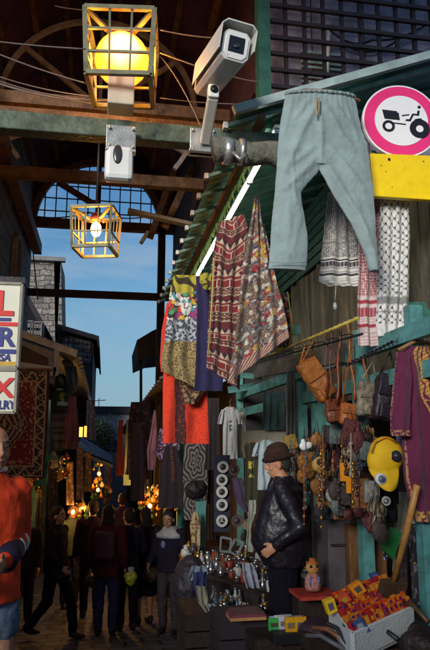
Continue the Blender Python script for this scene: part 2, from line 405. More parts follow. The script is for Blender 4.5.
def shop_right():
    root = thing('souvenir_shop', 'souvenir shop front on the right with teal posts and rough plank walls', 'building', (3.0,6,0))
    planks = MB(); y = 2.6
    while y < 8.4:
        w = random.uniform(.09,.2); c = random.uniform(.6,1.2)
        planks.box((FX+.06+random.uniform(0,.01), y+w/2, 2.98+random.uniform(-.02,.02)),(.04,w-.012,1.72), col=(.150*c,.135*c,.095*c)); y += w
    planks.build('plank_wall', mat('plank',(1,1,1),.8,vc=True,var=.6,scale=9,bump=.7,bscale=30,stretch=(1,1,.3)), root)
    m = MB(); m.box((3.75,6,1.6),(.1,7.2,5.2)); m.box((2.9,9.3,1.6),(1.7,.1,5.2)); m.box((3.1,2.3,1.0),(1.3,.1,4.2)); m.box((3.15,7,3.74),(1.2,5,.05)); m.build('back_wall', mat('shop_dark',(.03,.03,.028),.8,var=.5), root)
    z_ = 3.92
    while z_ < 4.72:
        g = MB(); g.beam((FX+.05,2.6 if z_<3.9 else 4.75,z_),(FX+.05,9.25,z_),.04,.10); g.build('slat', mat('slat_teal',(.05,.13,.115),.6,var=.6,bump=.3), root); z_ += .125
    # posts
    for px,w in ((240,.08),(292,.10),(303,.06),(362,.10),(421,.09)):
        y = YX(px,450,1.98); g = MB(); g.box((1.98,y,1.1),(.09,w,2.9 if y<7 else 3.6)); g.build('post', teal, root)
    # horizontal beams
    for z,x in ((2.36,1.93),(2.12,2.0)):
        g = MB(); g.beam((x,2.6,z),(x,9.2,z),.06,.11); g.build('beam', teal, root)
    for (a,b,Y,h) in (((228,390),(254,386),8.4,.09),((243,347),(270,350),6.6,.09),((262,333),(300,330),6.0,.09),((205,372),(262,377),8.0,.07),((222,358),(262,353),7.5,.05)):
        g = MB(); g.beam(P(*a,Y),P(*b,Y),.03,h,ref=(0,0,1)); g.build('shelf_board', teal, root)
    # teal door panel & lower panels
    g = MB(); yb = YX(320,480,2.0); g.box((2.02,yb,1.2),(.03,.45,1.9)); g.build('door_panel', teal, root)
    # sill wall
    g = MB(); g.box((2.05,7.2,-.3),(.1,4.4,1.0)); g.build('sill', darkwood, root)
shop_right()
# ------------------------------------------------------------------ cloth patterns: f(u,v,x,y) u,v in 0..1, x,y metres
def nz(x,y,s,o=0): return noise.noise(Vector((x*s, y*s, o*3.7)))
def lerp(a,b,t): return tuple(a[i]+(b[i]-a[i])*t for i in range(3))
def plain(c, v=.12):
    def f(u,vv,x,y): k = 1+v*nz(x,y,9,1); return tuple(i*k for i in c)
    return f
def keffiyeh(ink, base=(.62,.60,.56), cell=.034):
    def f(u,v,x,y):
        for a,b in ((.70,.72),(.74,.80),(.86,.88)):
            if a < v < b: return ink if (int(x/.012)%2 or a != .74) else lerp(ink,base,.3)
        if v > .9 or .81 < v < .86: return base if int(y/.008)%3 else lerp(ink,base,.5)
        if v > .68: return base
        a = (x+y*.9)/cell; b = (x-y*.9)/cell
        return ink if ((a%1) < .42) != ((b%1) < .42) else base
    return f
def fishnet(ink, base=(.66,.65,.62), cell=.045):
    def f(u,v,x,y):
        if .74 < v < .78 or .82 < v < .825: return lerp(ink,base,.3)
        if v > .92: return base
        a = ((x+y*.75)/cell)%1; b = ((x-y*.75)/cell)%1
        if a < .36 and b < .36: return ink
        if a < .16 or b < .16: return lerp(ink,base,.45)
        return base
    return f
def kilim(u,v,x,y):
    red=(.20,.018,.02); cream=(.50,.38,.27); dk=(.035,.012,.02); br=(.13,.03,.02)
    s = y + .25*abs(u-.5)*(.6 if v < .35 else 0)
    p = s%.20; tri = abs(((x/.05)%1)-.5)*2
    if p < .035: return cream if tri*.035 < p else dk
    if p < .05: return red
    if p < .058: return cream
    if p < .10: return cream if (abs(tri-.5) < .14 and int(x/.05)%2) else red
    if p < .106: return cream
    if p < .112: return dk
    if p < .15: return cream if ((x*60+int(p/.009))%2) < .8 and int(p/.0095)%2 else br
    if p < .156: return cream
    return dk if int((x+s)/.012)%2 else red
def floral(u,v,x,y):
    n1 = nz(x,y,11,2)+.35*nz(x,y,30,7); n2 = nz(x,y,60,3); n3 = nz(x,y,24,4); d = abs(nz(x,y,48,5))
    cg=math.exp(-(((u-.55)/.33)**2+((v-.62)/.28)**2))
    n1-=.16*cg
    if n1 > .24: c = (.44,.29,.06)
    elif n1 > .06: c = (.30,.03,.035)
    elif n1 > -.22: c = (.17,.15,.15) if n2 > -.05 else (.05,.045,.06)
    else: c = (.16,.10,.07)
    if n3 > .24: c = (.50,.44,.34)
    if d < .07: c = tuple(i*.3 for i in c)
    elif nz(x,y,90,8) > .25: c = tuple(min(.6,i*1.7+.03) for i in c)
    if v > .93: c = (.45,.36,.28) if int((x+y)/.02)%2 else (.2,.03,.03)
    return c
def leopard(u,v,x,y):
    n = nz(x,y,75,6)
    if abs(n-.16) < .12: return (.03,.02,.012)
    return (.34,.25,.10)
def flecks(c1,c2,s=40,t=.15):
    def f(u,v,x,y): return c2 if nz(x,y,s,8) > t else c1
    return f
PAL = [(.55,.06,.04),(.75,.72,.66),(.05,.30,.34),(.55,.35,.03),(.03,.02,.03),(.30,.05,.18),(.10,.25,.12),(.7,.68,.6)]
def swirl(u,v,x,y):
    X = x+.03*nz(x,y,18,1); Y = y+.03*nz(x,y,18,2)
    d,pts = noise.voronoi(Vector((X*26,Y*26,0)))
    if abs(math.hypot(u-.62,(v-.30)*2.2)-.14)<.05: return (.62,.62,.55) if math.sin(math.atan2(v-.3,u-.62)*3)>-.6 else (.02,.25,.3)
    if d[1]-d[0] < .09: return (.02,.015,.02)
    h = int(abs(pts[0].x*7.3+pts[0].y*13.1)*10)%len(PAL)
    return PAL[h]
def blouse(u,v,x,y):
    w_=v+.02*nz(x,y,12)
    if w_ < .16: return (.42,.36,.04) if math.sin(math.atan2(y+.02,x-.1)*9+4*nz(x,y,9)) > -.1 else (.04,.03,.015)
    if w_ < .41: return swirl(u,v,x,y)
    if w_ < .62: return (.40,.44,.46) if nz(x,y,40,3)+.7*nz(x,y,85,4) > 0 else (.06,.07,.10)
    return leopard(u,v,x,y)
def carpet(u,v,x,y):
    red=(.17,.018,.018); blk=(.035,.016,.02); cr=(.40,.29,.16)
    e = min(u,1-u)*1.0; f = min(v,1-v)*1.25; d = min(e,f)
    if d < .03: return blk
    if d < .045: return cr
    if d < .14:
        t = (x if f < e else y)
        return cr if abs(math.sin(t*42)*.04-(d-.09)) < .012 or nz(x,y,60,2) > .35 else blk
    if d < .155: return cr
    if d < .2: return cr if nz(x,y,45,5) > .2 else red
    m = abs(u-.5)*1.4+abs(v-.5)*1.1
    if m < .38:
        k = math.sin(m*70)
        return cr if k > .55 or nz(x,y,40,3) > .25 else (.07,.03,.03)
    return cr if nz(x,y,35,7) > .36 else red
def redorn(u,v,x,y):
    if .27 < u+.03*nz(x,y,5) < .5: return (.05,.008,.012) if nz(x,y,60,2) < .3 else (.18,.03,.01)
    return (.74,.045,.012) if (nz(x,y,80,4) < .38 or u<.27) else (.35,.02,.01)
def robe(u,v,x,y):
    mar=(.115,.010,.045); gold=(.48,.26,.05)
    c = abs(u-.62)
    bd = .26+.9*v*v+.45*v
    if v < .32 and u > bd:
        k=(u-bd)*60
        return gold if math.sin(k+3*nz(x,y,25)) > -.55 and math.sin(y*260+x*120) > -.8 else mar
    if abs(u-bd) < .012 and v > .32: return gold
    if abs(u-.06-.05*v) < .022 and nz(x,y,50) > -.2: return (.42,.20,.10)
    if v > .93 and nz(x,y,60,3) > 0: return gold
    return tuple(i*(1+.2*nz(x,y,8)) for i in mar)
def olive(u,v,x,y):
    if abs(u-.5) < .22 and .35 < v < .6 and nz(x,y,30,2) > -.05: return (.45,.38,.05)
    return (.035,.032,.012)
def stripes(c1,c2,per=.05,duty=.5):
    def f(u,v,x,y): return c1 if (y/per)%1 < duty else c2
    return f
def vstripes(c1,c2,per=.05,duty=.5):
    def f(u,v,x,y): return c1 if (x/per)%1 < duty else c2
    return f
def rosette(u,v,x,y):
    r = math.hypot(u-.5,(v*1.6)%0.8/.8-.5 if 0 else ((v*2)%1)-.5); a = math.atan2(((v*2)%1)-.5,u-.5)
    return (.19,.17,.16) if abs(math.sin(r*22+math.sin(a*6))) > .72 else (.03,.02,.025)
def motif(bg, fg, s=30, t=.25):
    def f(u,v,x,y): return fg if (nz(x,y,s,9) > t or (v > .8 and math.sin(x*120) > .3 and int(y/.02)%2)) else bg
    return f
# ------------------------------------------------------------------ hanging cloth
def cloth(name, rows, Y, pat, parent=None, folds=4, amp=.018, thick=.004, m=None, res=1.5, phase=None, mode='Y', bot=0.0, maxn=110):
    """rows: (py, pxL, pxR); Y: depth or (YL,YR); mode 'X' -> on plane x=Y"""
    ph = random.random()*6 if phase is None else phase
    YL,YR = Y if isinstance(Y,(tuple,list)) else (Y,Y)
    pts = []
    for rw in rows:
        (pyl,l,pyr,r_) = rw if len(rw)==4 else (rw[0],rw[1],rw[0],rw[2])
        pts.append((P(l,pyl,YL), P(r_,pyr,YR)))
    rows=[(rw if len(rw)==3 else ((rw[0]+rw[2])/2,rw[1],rw[3])) for rw in rows]
    res = res*1.35; maxn = int(maxn*1.35); hpx = rows[-1][0]-rows[0][0]; wpx = max(r_-l for _,l,r_ in rows)
    ny = max(6,min(maxn,int(abs(hpx)*res))); nx = max(6,min(maxn,int(abs(wpx)*res)))
    tot = [0]
    for i in range(1,len(rows)): tot.append(abs(rows[i][0]-rows[0][0])/max(1,abs(hpx)))
    W = max((b-a).length for a,b in pts); H = abs(pts[0][0].z-pts[-1][0].z)
    nrm = (pts[0][1]-pts[0][0]).cross(Vector((0,0,1))).normalized()
    mb = MB()
    for j in range(ny+1):
        v = j/ny; i = 0
        while i < len(tot)-2 and v > tot[i+1]: i += 1
        t = (v-tot[i])/max(1e-6,tot[i+1]-tot[i]); t = min(1,max(0,t)); ts = t*t*(3-2*t)*.5+t*.5
        a = pts[i][0].lerp(pts[i+1][0],ts); b = pts[i][1].lerp(pts[i+1][1],ts)
        for k in range(nx+1):
            u = k/nx; p = a.lerp(b,u)
            d = amp*(.35+.65*v)*math.sin(u*folds*6.283+ph+1.4*v+1.2*noise.noise(Vector((u*2,v*2,ph)))) + amp*.9*noise.noise(Vector((u*5,v*4,ph+5)))
            p = p + nrm*d
            if j == ny and bot: p.z += bot*noise.noise(Vector((u*6,ph,0)))
            w = (b-a).length
            mb.v.append(p); mb.c.append(tuple(max(0,c) for c in pat(u,v,(u-.5)*w+.5*W,v*H)))
    for j in range(ny):
        for k in range(nx):
            q = j*(nx+1)+k; mb.f.append((q,q+nx+1,q+nx+2,q+1)); mb.m.append(0); mb.sm.append(True)
    o = mb.build(name, m or vcloth, parent)
    md = o.modifiers.new('s','SOLIDIFY'); md.thickness = thick; md.offset = 0
    return o
hangm = mat('hanger_wood',(.28,.14,.05),.5,var=.4)
def hang(name, label, cat, rows, Y, pat, group=None, **k):
    o = cloth(name, rows, Y, pat, None, **k); return tag(o,label,cat,group)
def wire(a,b,r=.006,sag=0,n=12,m=None,name='wire',label=None,cat='cable',parent=None,group=None):
    a=Vector(a); b=Vector(b); g = MB(); g.tube([a.lerp(b,i/n)-Vector((0,0,sag*4*(i/n)*(1-i/n))) for i in range(n+1)], r, 6)
    o = g.build(name, m or wirem, parent)
    if label: tag(o,label,cat,group)
    return o
# ------------------------------------------------------------------ lantern
def lantern(px, py, Y, s, label, scale=1.0, warm=(1,.42,.02), es=5, rot=-.12, post=True):
    c = P(px,py,Y); root = thing('lantern', label, 'lantern', c)
    frame = mat('lantern_frame',(.19,.19,.12),.5,metal=.2,var=.5)
    h = s/2; Rm = Euler((0,0,rot)).to_matrix(); T = lambda x,y,z: c+Rm@Vector((x,y,z))
    m = MB(); e = .022*s/.5; tpr = .9
    cs = [(-1,-1),(1,-1),(1,1),(-1,1)]
    for i in range(4):
        a,b = cs[i],cs[(i+1)%4]
        m.beam(T(a[0]*h,a[1]*h,h),T(b[0]*h,b[1]*h,h),e*1.5,e*1.5); m.beam(T(a[0]*h*tpr,a[1]*h*tpr,-h),T(b[0]*h*tpr,b[1]*h*tpr,-h),e*1.5,e*1.5)
        m.beam(T(a[0]*h*tpr,a[1]*h*tpr,-h),T(a[0]*h,a[1]*h,h),e*1.5,e*1.5)
    m.build('frame', frame, root)
    m = MB()
    for i in range(4):
        a,b = cs[i],cs[(i+1)%4]
        for t in (.36,.68):
            x=a[0]+(b[0]-a[0])*t; y=a[1]+(b[1]-a[1])*t; m.beam(T(x*h*tpr,y*h*tpr,-h),T(x*h,y*h,h),e*.7,e*.7)
        for z in ((-.35,.35) if scale > .9 else (-.25,)):
            k = 1-(1-tpr)*(1-(z+1)/2); m.beam(T(a[0]*h*k,a[1]*h*k,z*h),T(b[0]*h*k,b[1]*h*k,z*h),e*.8,e*.8)
    m.build('grille', frame, root)
    # top braces
    m = MB()
    for a in cs: m.beam(T(a[0]*h,a[1]*h,h),T(a[0]*.06,a[1]*.06,h*.62),e*1.6,e*.9)
    m.build('brace', frame, root)
    if post:
        glow = bpy.data.materials.new('globe_glow'); glow.use_nodes=True; nt=glow.node_tree; b=nt.nodes['Principled BSDF']
        b.inputs['Base Color'].default_value=(.25,.10,.01,1); b.inputs['Roughness'].default_value=.9; b.inputs['Specular IOR Level'].default_value=0
        tc=nt.nodes.new('ShaderNodeTexCoord'); n=nt.nodes.new('ShaderNodeTexNoise'); n.inputs['Scale'].default_value=9; n.inputs['Detail'].default_value=6
        nt.links.new(tc.outputs['Object'],n.inputs['Vector'])
        lw=nt.nodes.new('ShaderNodeVectorMath'); lw.operation='DISTANCE'; nt.links.new(tc.outputs['Object'],lw.inputs[0]); lw.inputs[1].default_value=(0.0,-.17,.17)
        mr=nt.nodes.new('ShaderNodeValToRGB'); e_=mr.color_ramp.elements; e_[0].position=.05; e_[0].color=(1,.40,.14,1); e_[1].position=.42; e_[1].color=(1,.075,.0010,1)
        el=e_.new(.16); el.color=(1,.19,.012,1)
        nt.links.new(lw.outputs['Value'],mr.inputs[0]); nt.links.new(mr.outputs[0],b.inputs['Emission Color'])
        mm=nt.nodes.new('ShaderNodeMapRange'); mm.inputs[1].default_value=.05; mm.inputs[2].default_value=.3; mm.inputs[3].default_value=8; mm.inputs[4].default_value=5.0
        nt.links.new(lw.outputs['Value'],mm.inputs[0])
        mu=nt.nodes.new('ShaderNodeMath'); mu.operation='MULTIPLY'; nr=nt.nodes.new('ShaderNodeMapRange'); nr.inputs[1].default_value=.35; nr.inputs[2].default_value=.7; nr.inputs[3].default_value=1.15; nr.inputs[4].default_value=.55
        nt.links.new(n.outputs[0],nr.inputs[0]); nt.links.new(mm.outputs[0],mu.inputs[0]); nt.links.new(nr.outputs[0],mu.inputs[1]); nt.links.new(mu.outputs[0],b.inputs['Emission Strength'])
        g = MB(); r=.20; prof=[]
        for i in range(15):
            a=-math.pi/2+.42+(math.pi-.42)*i/14; prof.append((max(.004,r*math.cos(a)), r*math.sin(a)))
        g.lathe(T(0,0,.0),prof,32); g.build('globe', glow, root)
        g = MB(); g.lathe(T(0,0,-.22),[(.05,0),(.085,.01),(.085,.04),(.07,.05)],24); g.build('collar', mat('collar_brown',(.12,.05,.02),.5), root)
        g = MB(); g.box(T(0,0,-h-.01),(.19,.19,.30)); g.build('ballast_box', mat('cream_paint',(.55,.48,.36),.5,var=.2), root, bevel=.01)
    else:
        g = MB(); g.ell(T(0,0,.03),(.055,.055,.085),16,12); g.build('bulb', mat('bulb_glow',(1,.8,.6),.3,emit=(1,.24,.035),es=75,var=0), root)
        g = MB(); g.lathe(T(0,0,.12),[(.055,0),(.07,.03),(.05,.08),(.02,.10)],16); g.build('socket', mat('socket_red',(.25,.03,.02),.5), root)
        g = MB(); g.tube([T(0,0,.2),T(0,0,h+1.3)],.016); g.build('stem', blackmetal, root)
    for (lx,ly,lz) in (((-.225,0,0),(.225,0,0),(0,.225,0),(0,0,.22)) if post else ((-.075,-.03,.0),(.06,-.06,0),)):
        l = bpy.data.lights.new('lamp_light','POINT'); l.color = (1,.46,.04); l.energy = 8 if post else 9; l.shadow_soft_size=.02
        lo = bpy.data.objects.new('lamp_light', l); COL.objects.link(lo); lo.location = T(lx,ly,lz)
    return root
lantern(122,60,4.35,.50,'big square cage lantern with a glowing yellow globe on top of the green beam')
lantern(96,232,6.6,.43,'smaller open cage lantern with a bare glowing bulb hanging before the sky',scale=.5,post=False,es=5,rot=-.25,warm=(1,.5,.12))
# plate and lower flood box on the beam
def lamp_box():
    c = P(119,165,4.38); root = thing('flood_light','white plastic lamp box hanging under the beam below the big lantern','lamp',c)
    m = MB(); m.box(c,(.205,.12,.26)); m.build('body', whitep, root, bevel=.035)
    m = MB(); m.ell(c+Vector((-.012,-.062,.055)),(.034,.012,.075)); m.build('lens', mat('lens_dark',(.05,.05,.055),.2), root)
    c2 = P(121,139,4.36); root = thing('clamp_plate','square steel clamp plate bolted on the beam under the big lantern','bracket',c2)
    m = MB(); m.box(c2,(.215,.03,.20)); m.box(c2+Vector((0,.0,-.10)),(.22,.07,.02)); m.build('plate', steel, root, bevel=.004)
    for sx in (-1,1):
        for sz in (-1,1):
            m = MB(); m.tube([c2+Vector((sx*.085,-.012,sz*.07)),c2+Vector((sx*.085,-.035,sz*.07))],.013,6); m.build('bolt', steel, root)
lamp_box()
# ------------------------------------------------------------------ cctv camera
def cctv():
    base = P(203,142,4.35); root = thing('security_camera','white security camera on an angled arm above the green beam','camera', base)
    m = MB(); m.box(base,(.20,.04,.20)); m.box(base+Vector((0,0,-.09)),(.22,.10,.02)); m.build('mount_plate', steel, root, bevel=.004)
    for sx in (-1,1):
        for sz in (-1,1):
            m = MB(); m.tube([base+Vector((sx*.08,-.018,sz*.075)),base+Vector((sx*.08,-.04,sz*.075))],.011,6); m.build('bolt', steel, root)
    jt = P(213,97,4.0); cream = mat('arm_cream',(.62,.58,.50),.4,var=.15)
    m = MB(); m.beam(base+Vector((.01,-.03,-.02)), jt, .075,.06); m.build('arm', cream, root, bevel=.01)
    m = MB(); m.box(jt+Vector((0,0,.03)),(.075,.08,.10)); m.build('joint', whitep, root, bevel=.01)
    m = MB(); m.tube([jt+Vector((0,-.03,.035)),jt+Vector((0,-.055,.035))],.026,12); m.build('knob', blackmetal, root)
    # housing: front face centre (236,47) at Y 3.55, rear toward (205,88)
    f = P(236,46,3.55); b = P(207,84,4.25); d = (b-f).normalized()
    L_ = (b-f).length; x = Vector((1,-.1,.0)); x = (x - d*x.dot(d)).normalized(); u = x.cross(d).normalized()
    if u.z < 0: u = -u
    x = (x+u*-.14).normalized(); u = (u+x*.14).normalized()
    def oct(w,h,c): 
        k=.03; return [c+x*a+u*b_ for a,b_ in ((-w+k,-h),(w-k,-h),(w,-h+k),(w,h-k),(w-k,h),(-w+k,h),(-w,h-k),(-w,-h+k))]
    m = MB(); m.poly(oct(.092,.098,f), d*L_); m.build('housing', mat('housing_grey',(.55,.56,.55),.35,var=.15), root, bevel=.006)
    # sunshield: top + side plates, offset
    s = MB()
    w=.112; h=.112; f2 = f - d*.035
    s.poly([f2+x*-w+u*(h-.03),f2+x*-w+u*h*.98,f2+x*(w-.03)*-1+u*(h+.025),f2+x*(w-.03)+u*(h+.025),f2+x*w+u*h,f2+x*w+u*(-.02),f2+x*(w+.006)+u*(-.02),f2+x*(w+.006)+u*h,f2+x*(w-.028)+u*(h+.033),f2+x*-(w-.028)+u*(h+.033),f2+x*-(w+.006)+u*h,f2+x*-(w+.006)+u*(-.05),f2+x*-w+u*(-.05)], d*(L_*1.0))
    s.build('sunshield', mat('shield_white',(.62,.62,.58),.35,var=.12), root)
    m = MB(); fr = f - d*.008
    m.poly(oct(.078,.086,fr), d*.01); m.build('front_frame', whitep, root, bevel=.004)
    g = MB(); fr = f - d*.012
    g.poly([fr+x*a+u*b_ for a,b_ in ((-.052,-.045),(.052,-.045),(.052,.055),(-.052,.055))], d*.008); g.build('window', mat('cam_glass',(.008,.008,.012),.08,var=0), root)
    g = MB(); g.ell(fr-d*.001+u*.0,(.022,.022,.006),rot=(1.2,0,0)); g.build('lens', mat('lens_ring',(.04,.04,.05),.1), root)
    m = MB(); m.tube([fr+u*-.068+x*k for k in (-.05,-.049)],.004); m.build('screw', steel, root)
cctv()
# canvas wrapped pole
def wrapped_pole():
    a = P(214,150,4.2); b = P(420,178,4.2); b.z = a.z
    m = MB(); n = 60; pts=[]; rs=[]
    for i in range(n+1):
        t=i/n; pts.append(a.lerp(b,t)+Vector((0,0,.012*math.sin(t*30)))); rs.append(.085+.012*noise.noise(Vector((t*12,0,0)))+(.012 if i%9==0 else 0))
    m.tube(pts,rs,16); o = m.build('rolled_canvas', mat('canvas_grey',(.15,.15,.12),.85,var=.6,scale=12,bump=.9,bscale=22), None); tag(o,'rolled dirty grey canvas tied along a pole right of the security camera','canvas')
    r = thing('pole_clamp','steel clamp and turnbuckle holding the rolled canvas beside the camera plate','clamp',a)
    g = MB(); g.lathe(a+Vector((.10,0,.0)),[(.10,-.03),(.10,.03)],20,rot=(0,R(90),0)); g.lathe(a+Vector((.20,0,0)),[(.098,-.015),(.098,.015)],20,rot=(0,R(90),0)); g.build('strap', steel, r)
    g = MB(); g.tube([a+Vector((.12,-.11,-.06)),a+Vector((.16,-.13,-.12)),a+Vector((.22,-.11,-.07))],.014); g.build('turnbuckle', steel, r)
wrapped_pole()
# ------------------------------------------------------------------ road sign
def road_sign():
    Y = 4.0; c = P(401,121,Y); root = thing('road_sign','round pink rimmed no tractors sign above a blank yellow plate','road sign', P(400,200,Y))
    rr = .288; yaw = -.12
    X = Vector((math.cos(yaw),math.sin(yaw),0)); X = (X + Vector((0,0,-.10))).normalized(); Nn = X.cross(Vector((0,0,1))).normalized(); Nn = Vector((Nn.x,Nn.y,0)).normalized(); U = Nn.cross(X)*-1
    if U.z < 0: U = -U
    def disc(r,dy,name,m,th=.004,a=None):
        n=56; b = MB(); b.poly([c+X*(r*math.cos(2*math.pi*k/n))+U*(r*math.sin(2*math.pi*k/n))+Nn*dy for k in range(n)], -Nn*th); return b.build(name,m,root)
    wm = mat('sign_white',(.86,.84,.84),.35,var=.05); pk = mat('sign_pink',(.85,.035,.20),.35,var=.12)
    disc(rr,0,'rim',wm,.03); disc(rr*.955,.004,'pink_ring',pk); disc(rr*.69,.008,'face',wm)
    bk = mat('sign_black',(.01,.008,.012),.4,var=0)
    q = lambda a,b_,d=.012: c+X*a*1.1+U*b_*1.1+Nn*d
    def pl(pts,name='tractor_symbol',d=.012,m_=bk): b=MB(); b.poly([q(a,e,d) for a,e in pts], -Nn*.003); return b
    def circ(cx,cy,r,n=24): return [(cx+r*math.cos(2*math.pi*k/n),cy+r*math.sin(2*math.pi*k/n)) for k in range(n)]
    b = MB()
    def addp(pts,d=.012): b.poly([q(a,e,d) for a,e in pts], -Nn*.003)
    addp([(-.135,.062),(-.035,.062),(-.022,.0),(-.115,-.002)])          # engine block
    addp([(-.035,.052),(-.022,.052),(-.012,.0),(-.022,0)])
    addp([(-.075,-.022),(.03,-.022),(.03,-.030),(-.075,-.030)])         # axle
    addp([(.025,.0),(.06,.0),(.08,.048),(.116,.048),(.12,.085),(.105,.085),(.102,.060),(.07,.058),(.052,.014),(.03,.012)])
    addp([(.0,.038),(.05,.052),(.05,.044),(.0,.030)])
    addp(circ(.115,.112,.011)); addp([(.085,.018),(.115,.028),(.135,.03),(.138,.012),(.10,.012)])
    n=28
    for (cx,cy,ro,ri) in ((-.085,-.052,.042,.024),(.125,-.045,.068,.026)):
        for k in range(n):
            t0=2*math.pi*k/n; t1=2*math.pi*(k+1)/n
            addp([(cx+ri*math.cos(t0),cy+ri*math.sin(t0)),(cx+ro*math.cos(t0),cy+ro*math.sin(t0)),(cx+ro*math.cos(t1),cy+ro*math.sin(t1)),(cx+ri*math.cos(t1),cy+ri*math.sin(t1))])
    b.build('tractor_symbol', bk, root)
    m = MB(); a0 = P(370,153,Y-.03); a1 = P(446,156,Y-.06); b0 = P(374,196,Y-.03); b1 = P(450,201,Y-.06)
    m.poly([a0,a1,b1,b0],(0,.05,0)); yp = m.build('yellow_plate', mat('sign_yellow',(.90,.62,.004),.4,var=.12,scale=12), root, bevel=.006)
    for p in ((389,159),(423,162)):
        s = MB(); s.tube([P(*p,Y-.05),P(*p,Y-.02)],.009,8); s.build('screw', blackmetal, root)
    for p in ((381,165),(386,171),(405,168),(411,183),(392,187),(426,176)):
        s = MB(); s.tube([P(*p,Y-.045),P(*p,Y-.02)],.003,6); s.build('rivet', blackmetal, root)
    m = MB(); m.tube([P(398,150,4.12)+Vector((0,0,.5)),P(398,150,4.12)+Vector((0,0,-.2))],.03); m.build('bracket', steel, root)
road_sign()
# ------------------------------------------------------------------ trousers
def trousers():
    Y = 3.8; root = thing('hanging_trousers','pale grey blue drawstring trousers hanging from a wooden hanger under the lattice','trousers', P(320,270,Y))
    denim = mat('faded_cotton',(.25,.325,.325),.85,var=.25,scale=7,bump=.25,bscale=60,sheen=.2)
    # lofted tube: two legs + hip, each as closed elliptical loft then voxel remeshed
    FO=[((312,112),(300,135),.020,3.0),((300,135),(284,172),.020,3.5),((306,104),(294,122),.014,2.2),((325,112),(338,136),.020,3.0),((338,136),(352,150),.016,3.0),((330,104),(346,122),.014,2.2),((345,108),(356,138),.012,2.4),((318,118),(319,168),.018,2.6),((316,158),(284,190),.020,3.6),((312,150),(290,166),.012,2.6),((323,162),(352,214),.018,3.6),((328,150),(362,190),.014,3.2),((290,105),(283,140),.010,2.4),((290,150),(294,205),.008,1.6),((288,205),(285,262),.010,4),((352,200),(372,255),.010,3.0),((300,215),(290,255),.008,3),((276,180),(300,205),.010,3),((340,190),(366,235),.010,2.6)]
    def fold(px,py):
        d=0
        for (a,b,amp,w) in FO:
            vx,vy=b[0]-a[0],b[1]-a[1]; t=max(0,min(1,((px-a[0])*vx+(py-a[1])*vy)/(vx*vx+vy*vy))); q=math.hypot(px-a[0]-vx*t,py-a[1]-vy*t); d+=amp*math.exp(-(q/w)**2)*(.35+.65*math.sin(math.pi*min(1,.1+t*.8)))
        for x0 in range(288,356,5): d+=.007*math.exp(-((px-x0-(x0-320)*.25*(py-95)/35)/1.3)**2)*max(0,1-(py-95)/34)
        return d
    def loft(rows, dep):
        vs=[];n=120; m=MB()
        for j,(py,l,r_) in enumerate(rows):
            a=P(l,py,Y); b=P(r_,py,Y); c=(a+b)/2; w=(b-a).length/2
            for k in range(n):
                t=2*math.pi*k/n; ct,st=math.cos(t),math.sin(t); px=(l+r_)/2+(r_-l)/2*ct
                d=dep*(1-(.35*max(0,(py-140)/26) if dep>.05 else 0))*st*(1+.05*noise.noise(Vector((ct*2,st*2,j*.1))))
                if st<0: d-=fold(px,py)*min(1,-st*2.2)-.010*min(1,-st*2)
                vs.append(c+Vector((w*ct,d,0)))
        fs=[]
        for j in range(len(rows)-1):
            for k in range(n):
                a_=j*n+k;b_=j*n+(k+1)%n; fs.append((a_,b_,b_+n,a_+n))
        fs.append(tuple(range(n))); fs.append(tuple(range((len(rows)-1)*n,len(rows)*n))[::-1])
        m.add(vs,fs,None,0,True); return m
    def rs(rows,n):
        out=[]; y0=rows[0][0]; y1=rows[-1][0]
        for i in range(n+1):
            y=y0+(y1-y0)*i/n; k=0
            while k<len(rows)-2 and y>rows[k+1][0]: k+=1
            t=(y-rows[k][0])/(rows[k+1][0]-rows[k][0]); out.append((y,rows[k][1]+(rows[k+1][1]-rows[k][1])*t,rows[k][2]+(rows[k+1][2]-rows[k][2])*t))
        return out
    A = rs([(94,287,353),(100,285,356),(110,283,358),(124,281,361),(140,279,366),(158,277,370),(166,277,371)],50)
    L1 = rs([(140,279,319),(160,277,320),(171,276.5,318),(182,275.5,308),(191,274.5,301),(200,274,301.5),(215,272.5,305),(242,270.5,308),(262,268.8,307),(270,268,305)],80)
    R1 = rs([(140,317,367),(160,318,370),(171,319,371),(185,327,373),(200,335.6,374),(215,345,375),(230,354,376),(245,361,377),(257,366,378),(271,370,378.5)],80)
    m = MB()
    for Rr,d in ((A,.055),(L1,.042),(R1,.042)):
        q = loft(Rr,d); m.add(q.v,q.f,None,0,True)
    o = m.build('fabric', denim, root); md=o.modifiers.new('r','REMESH'); md.mode='VOXEL'; md.voxel_size=.006; md.use_smooth_shade=True
    tx=bpy.data.textures.new('wr','CLOUDS'); tx.noise_scale=.10; dm=o.modifiers.new('d','DISPLACE'); dm.texture=tx; dm.strength=.012; dm.texture_coords='LOCAL'
    sm=o.modifiers.new('s','SMOOTH'); sm.iterations=2
    m=MB(); pts=[]
    for i in range(40):
        t=2*math.pi*i/40; pts.append((P(286+68*(.5-.5*math.cos(t)) ,94+3.0*(.5-.5*math.cos(t)),Y)+Vector((0,-.055*math.sin(t) if math.sin(t)>0 else -.055*math.sin(t),0))))
    for i in range(40): m.tube([pts[i],pts[(i+1)%40]],.010+.003*(i%2),6)
    m.build('waistband', denim, root)
    m=MB(); m.tube([P(317,98,Y-.075),P(316,106,Y-.09),P(317,117,Y-.08),P(319,110,Y-.09),P(319,98,Y-.075)],.006); m.build('drawstring', mat('cord',(.38,.30,.18),.8), root)
    m=MB(); m.tube([P(286,93,Y),P(305,90,Y),P(325,90.5,Y),P(345,94,Y),P(360,101,Y)],.011); h=m.build('hanger', hangm, None); tag(h,'curved wooden clothes hanger holding the grey trousers','hanger')
    for x in (271.5,):
        m=MB(); m.tube([P(269,262,Y-.062),P(288,263,Y-.064),P(307,262,Y-.058)],.003); m.build('hem_stitch', denim, root)
trousers()
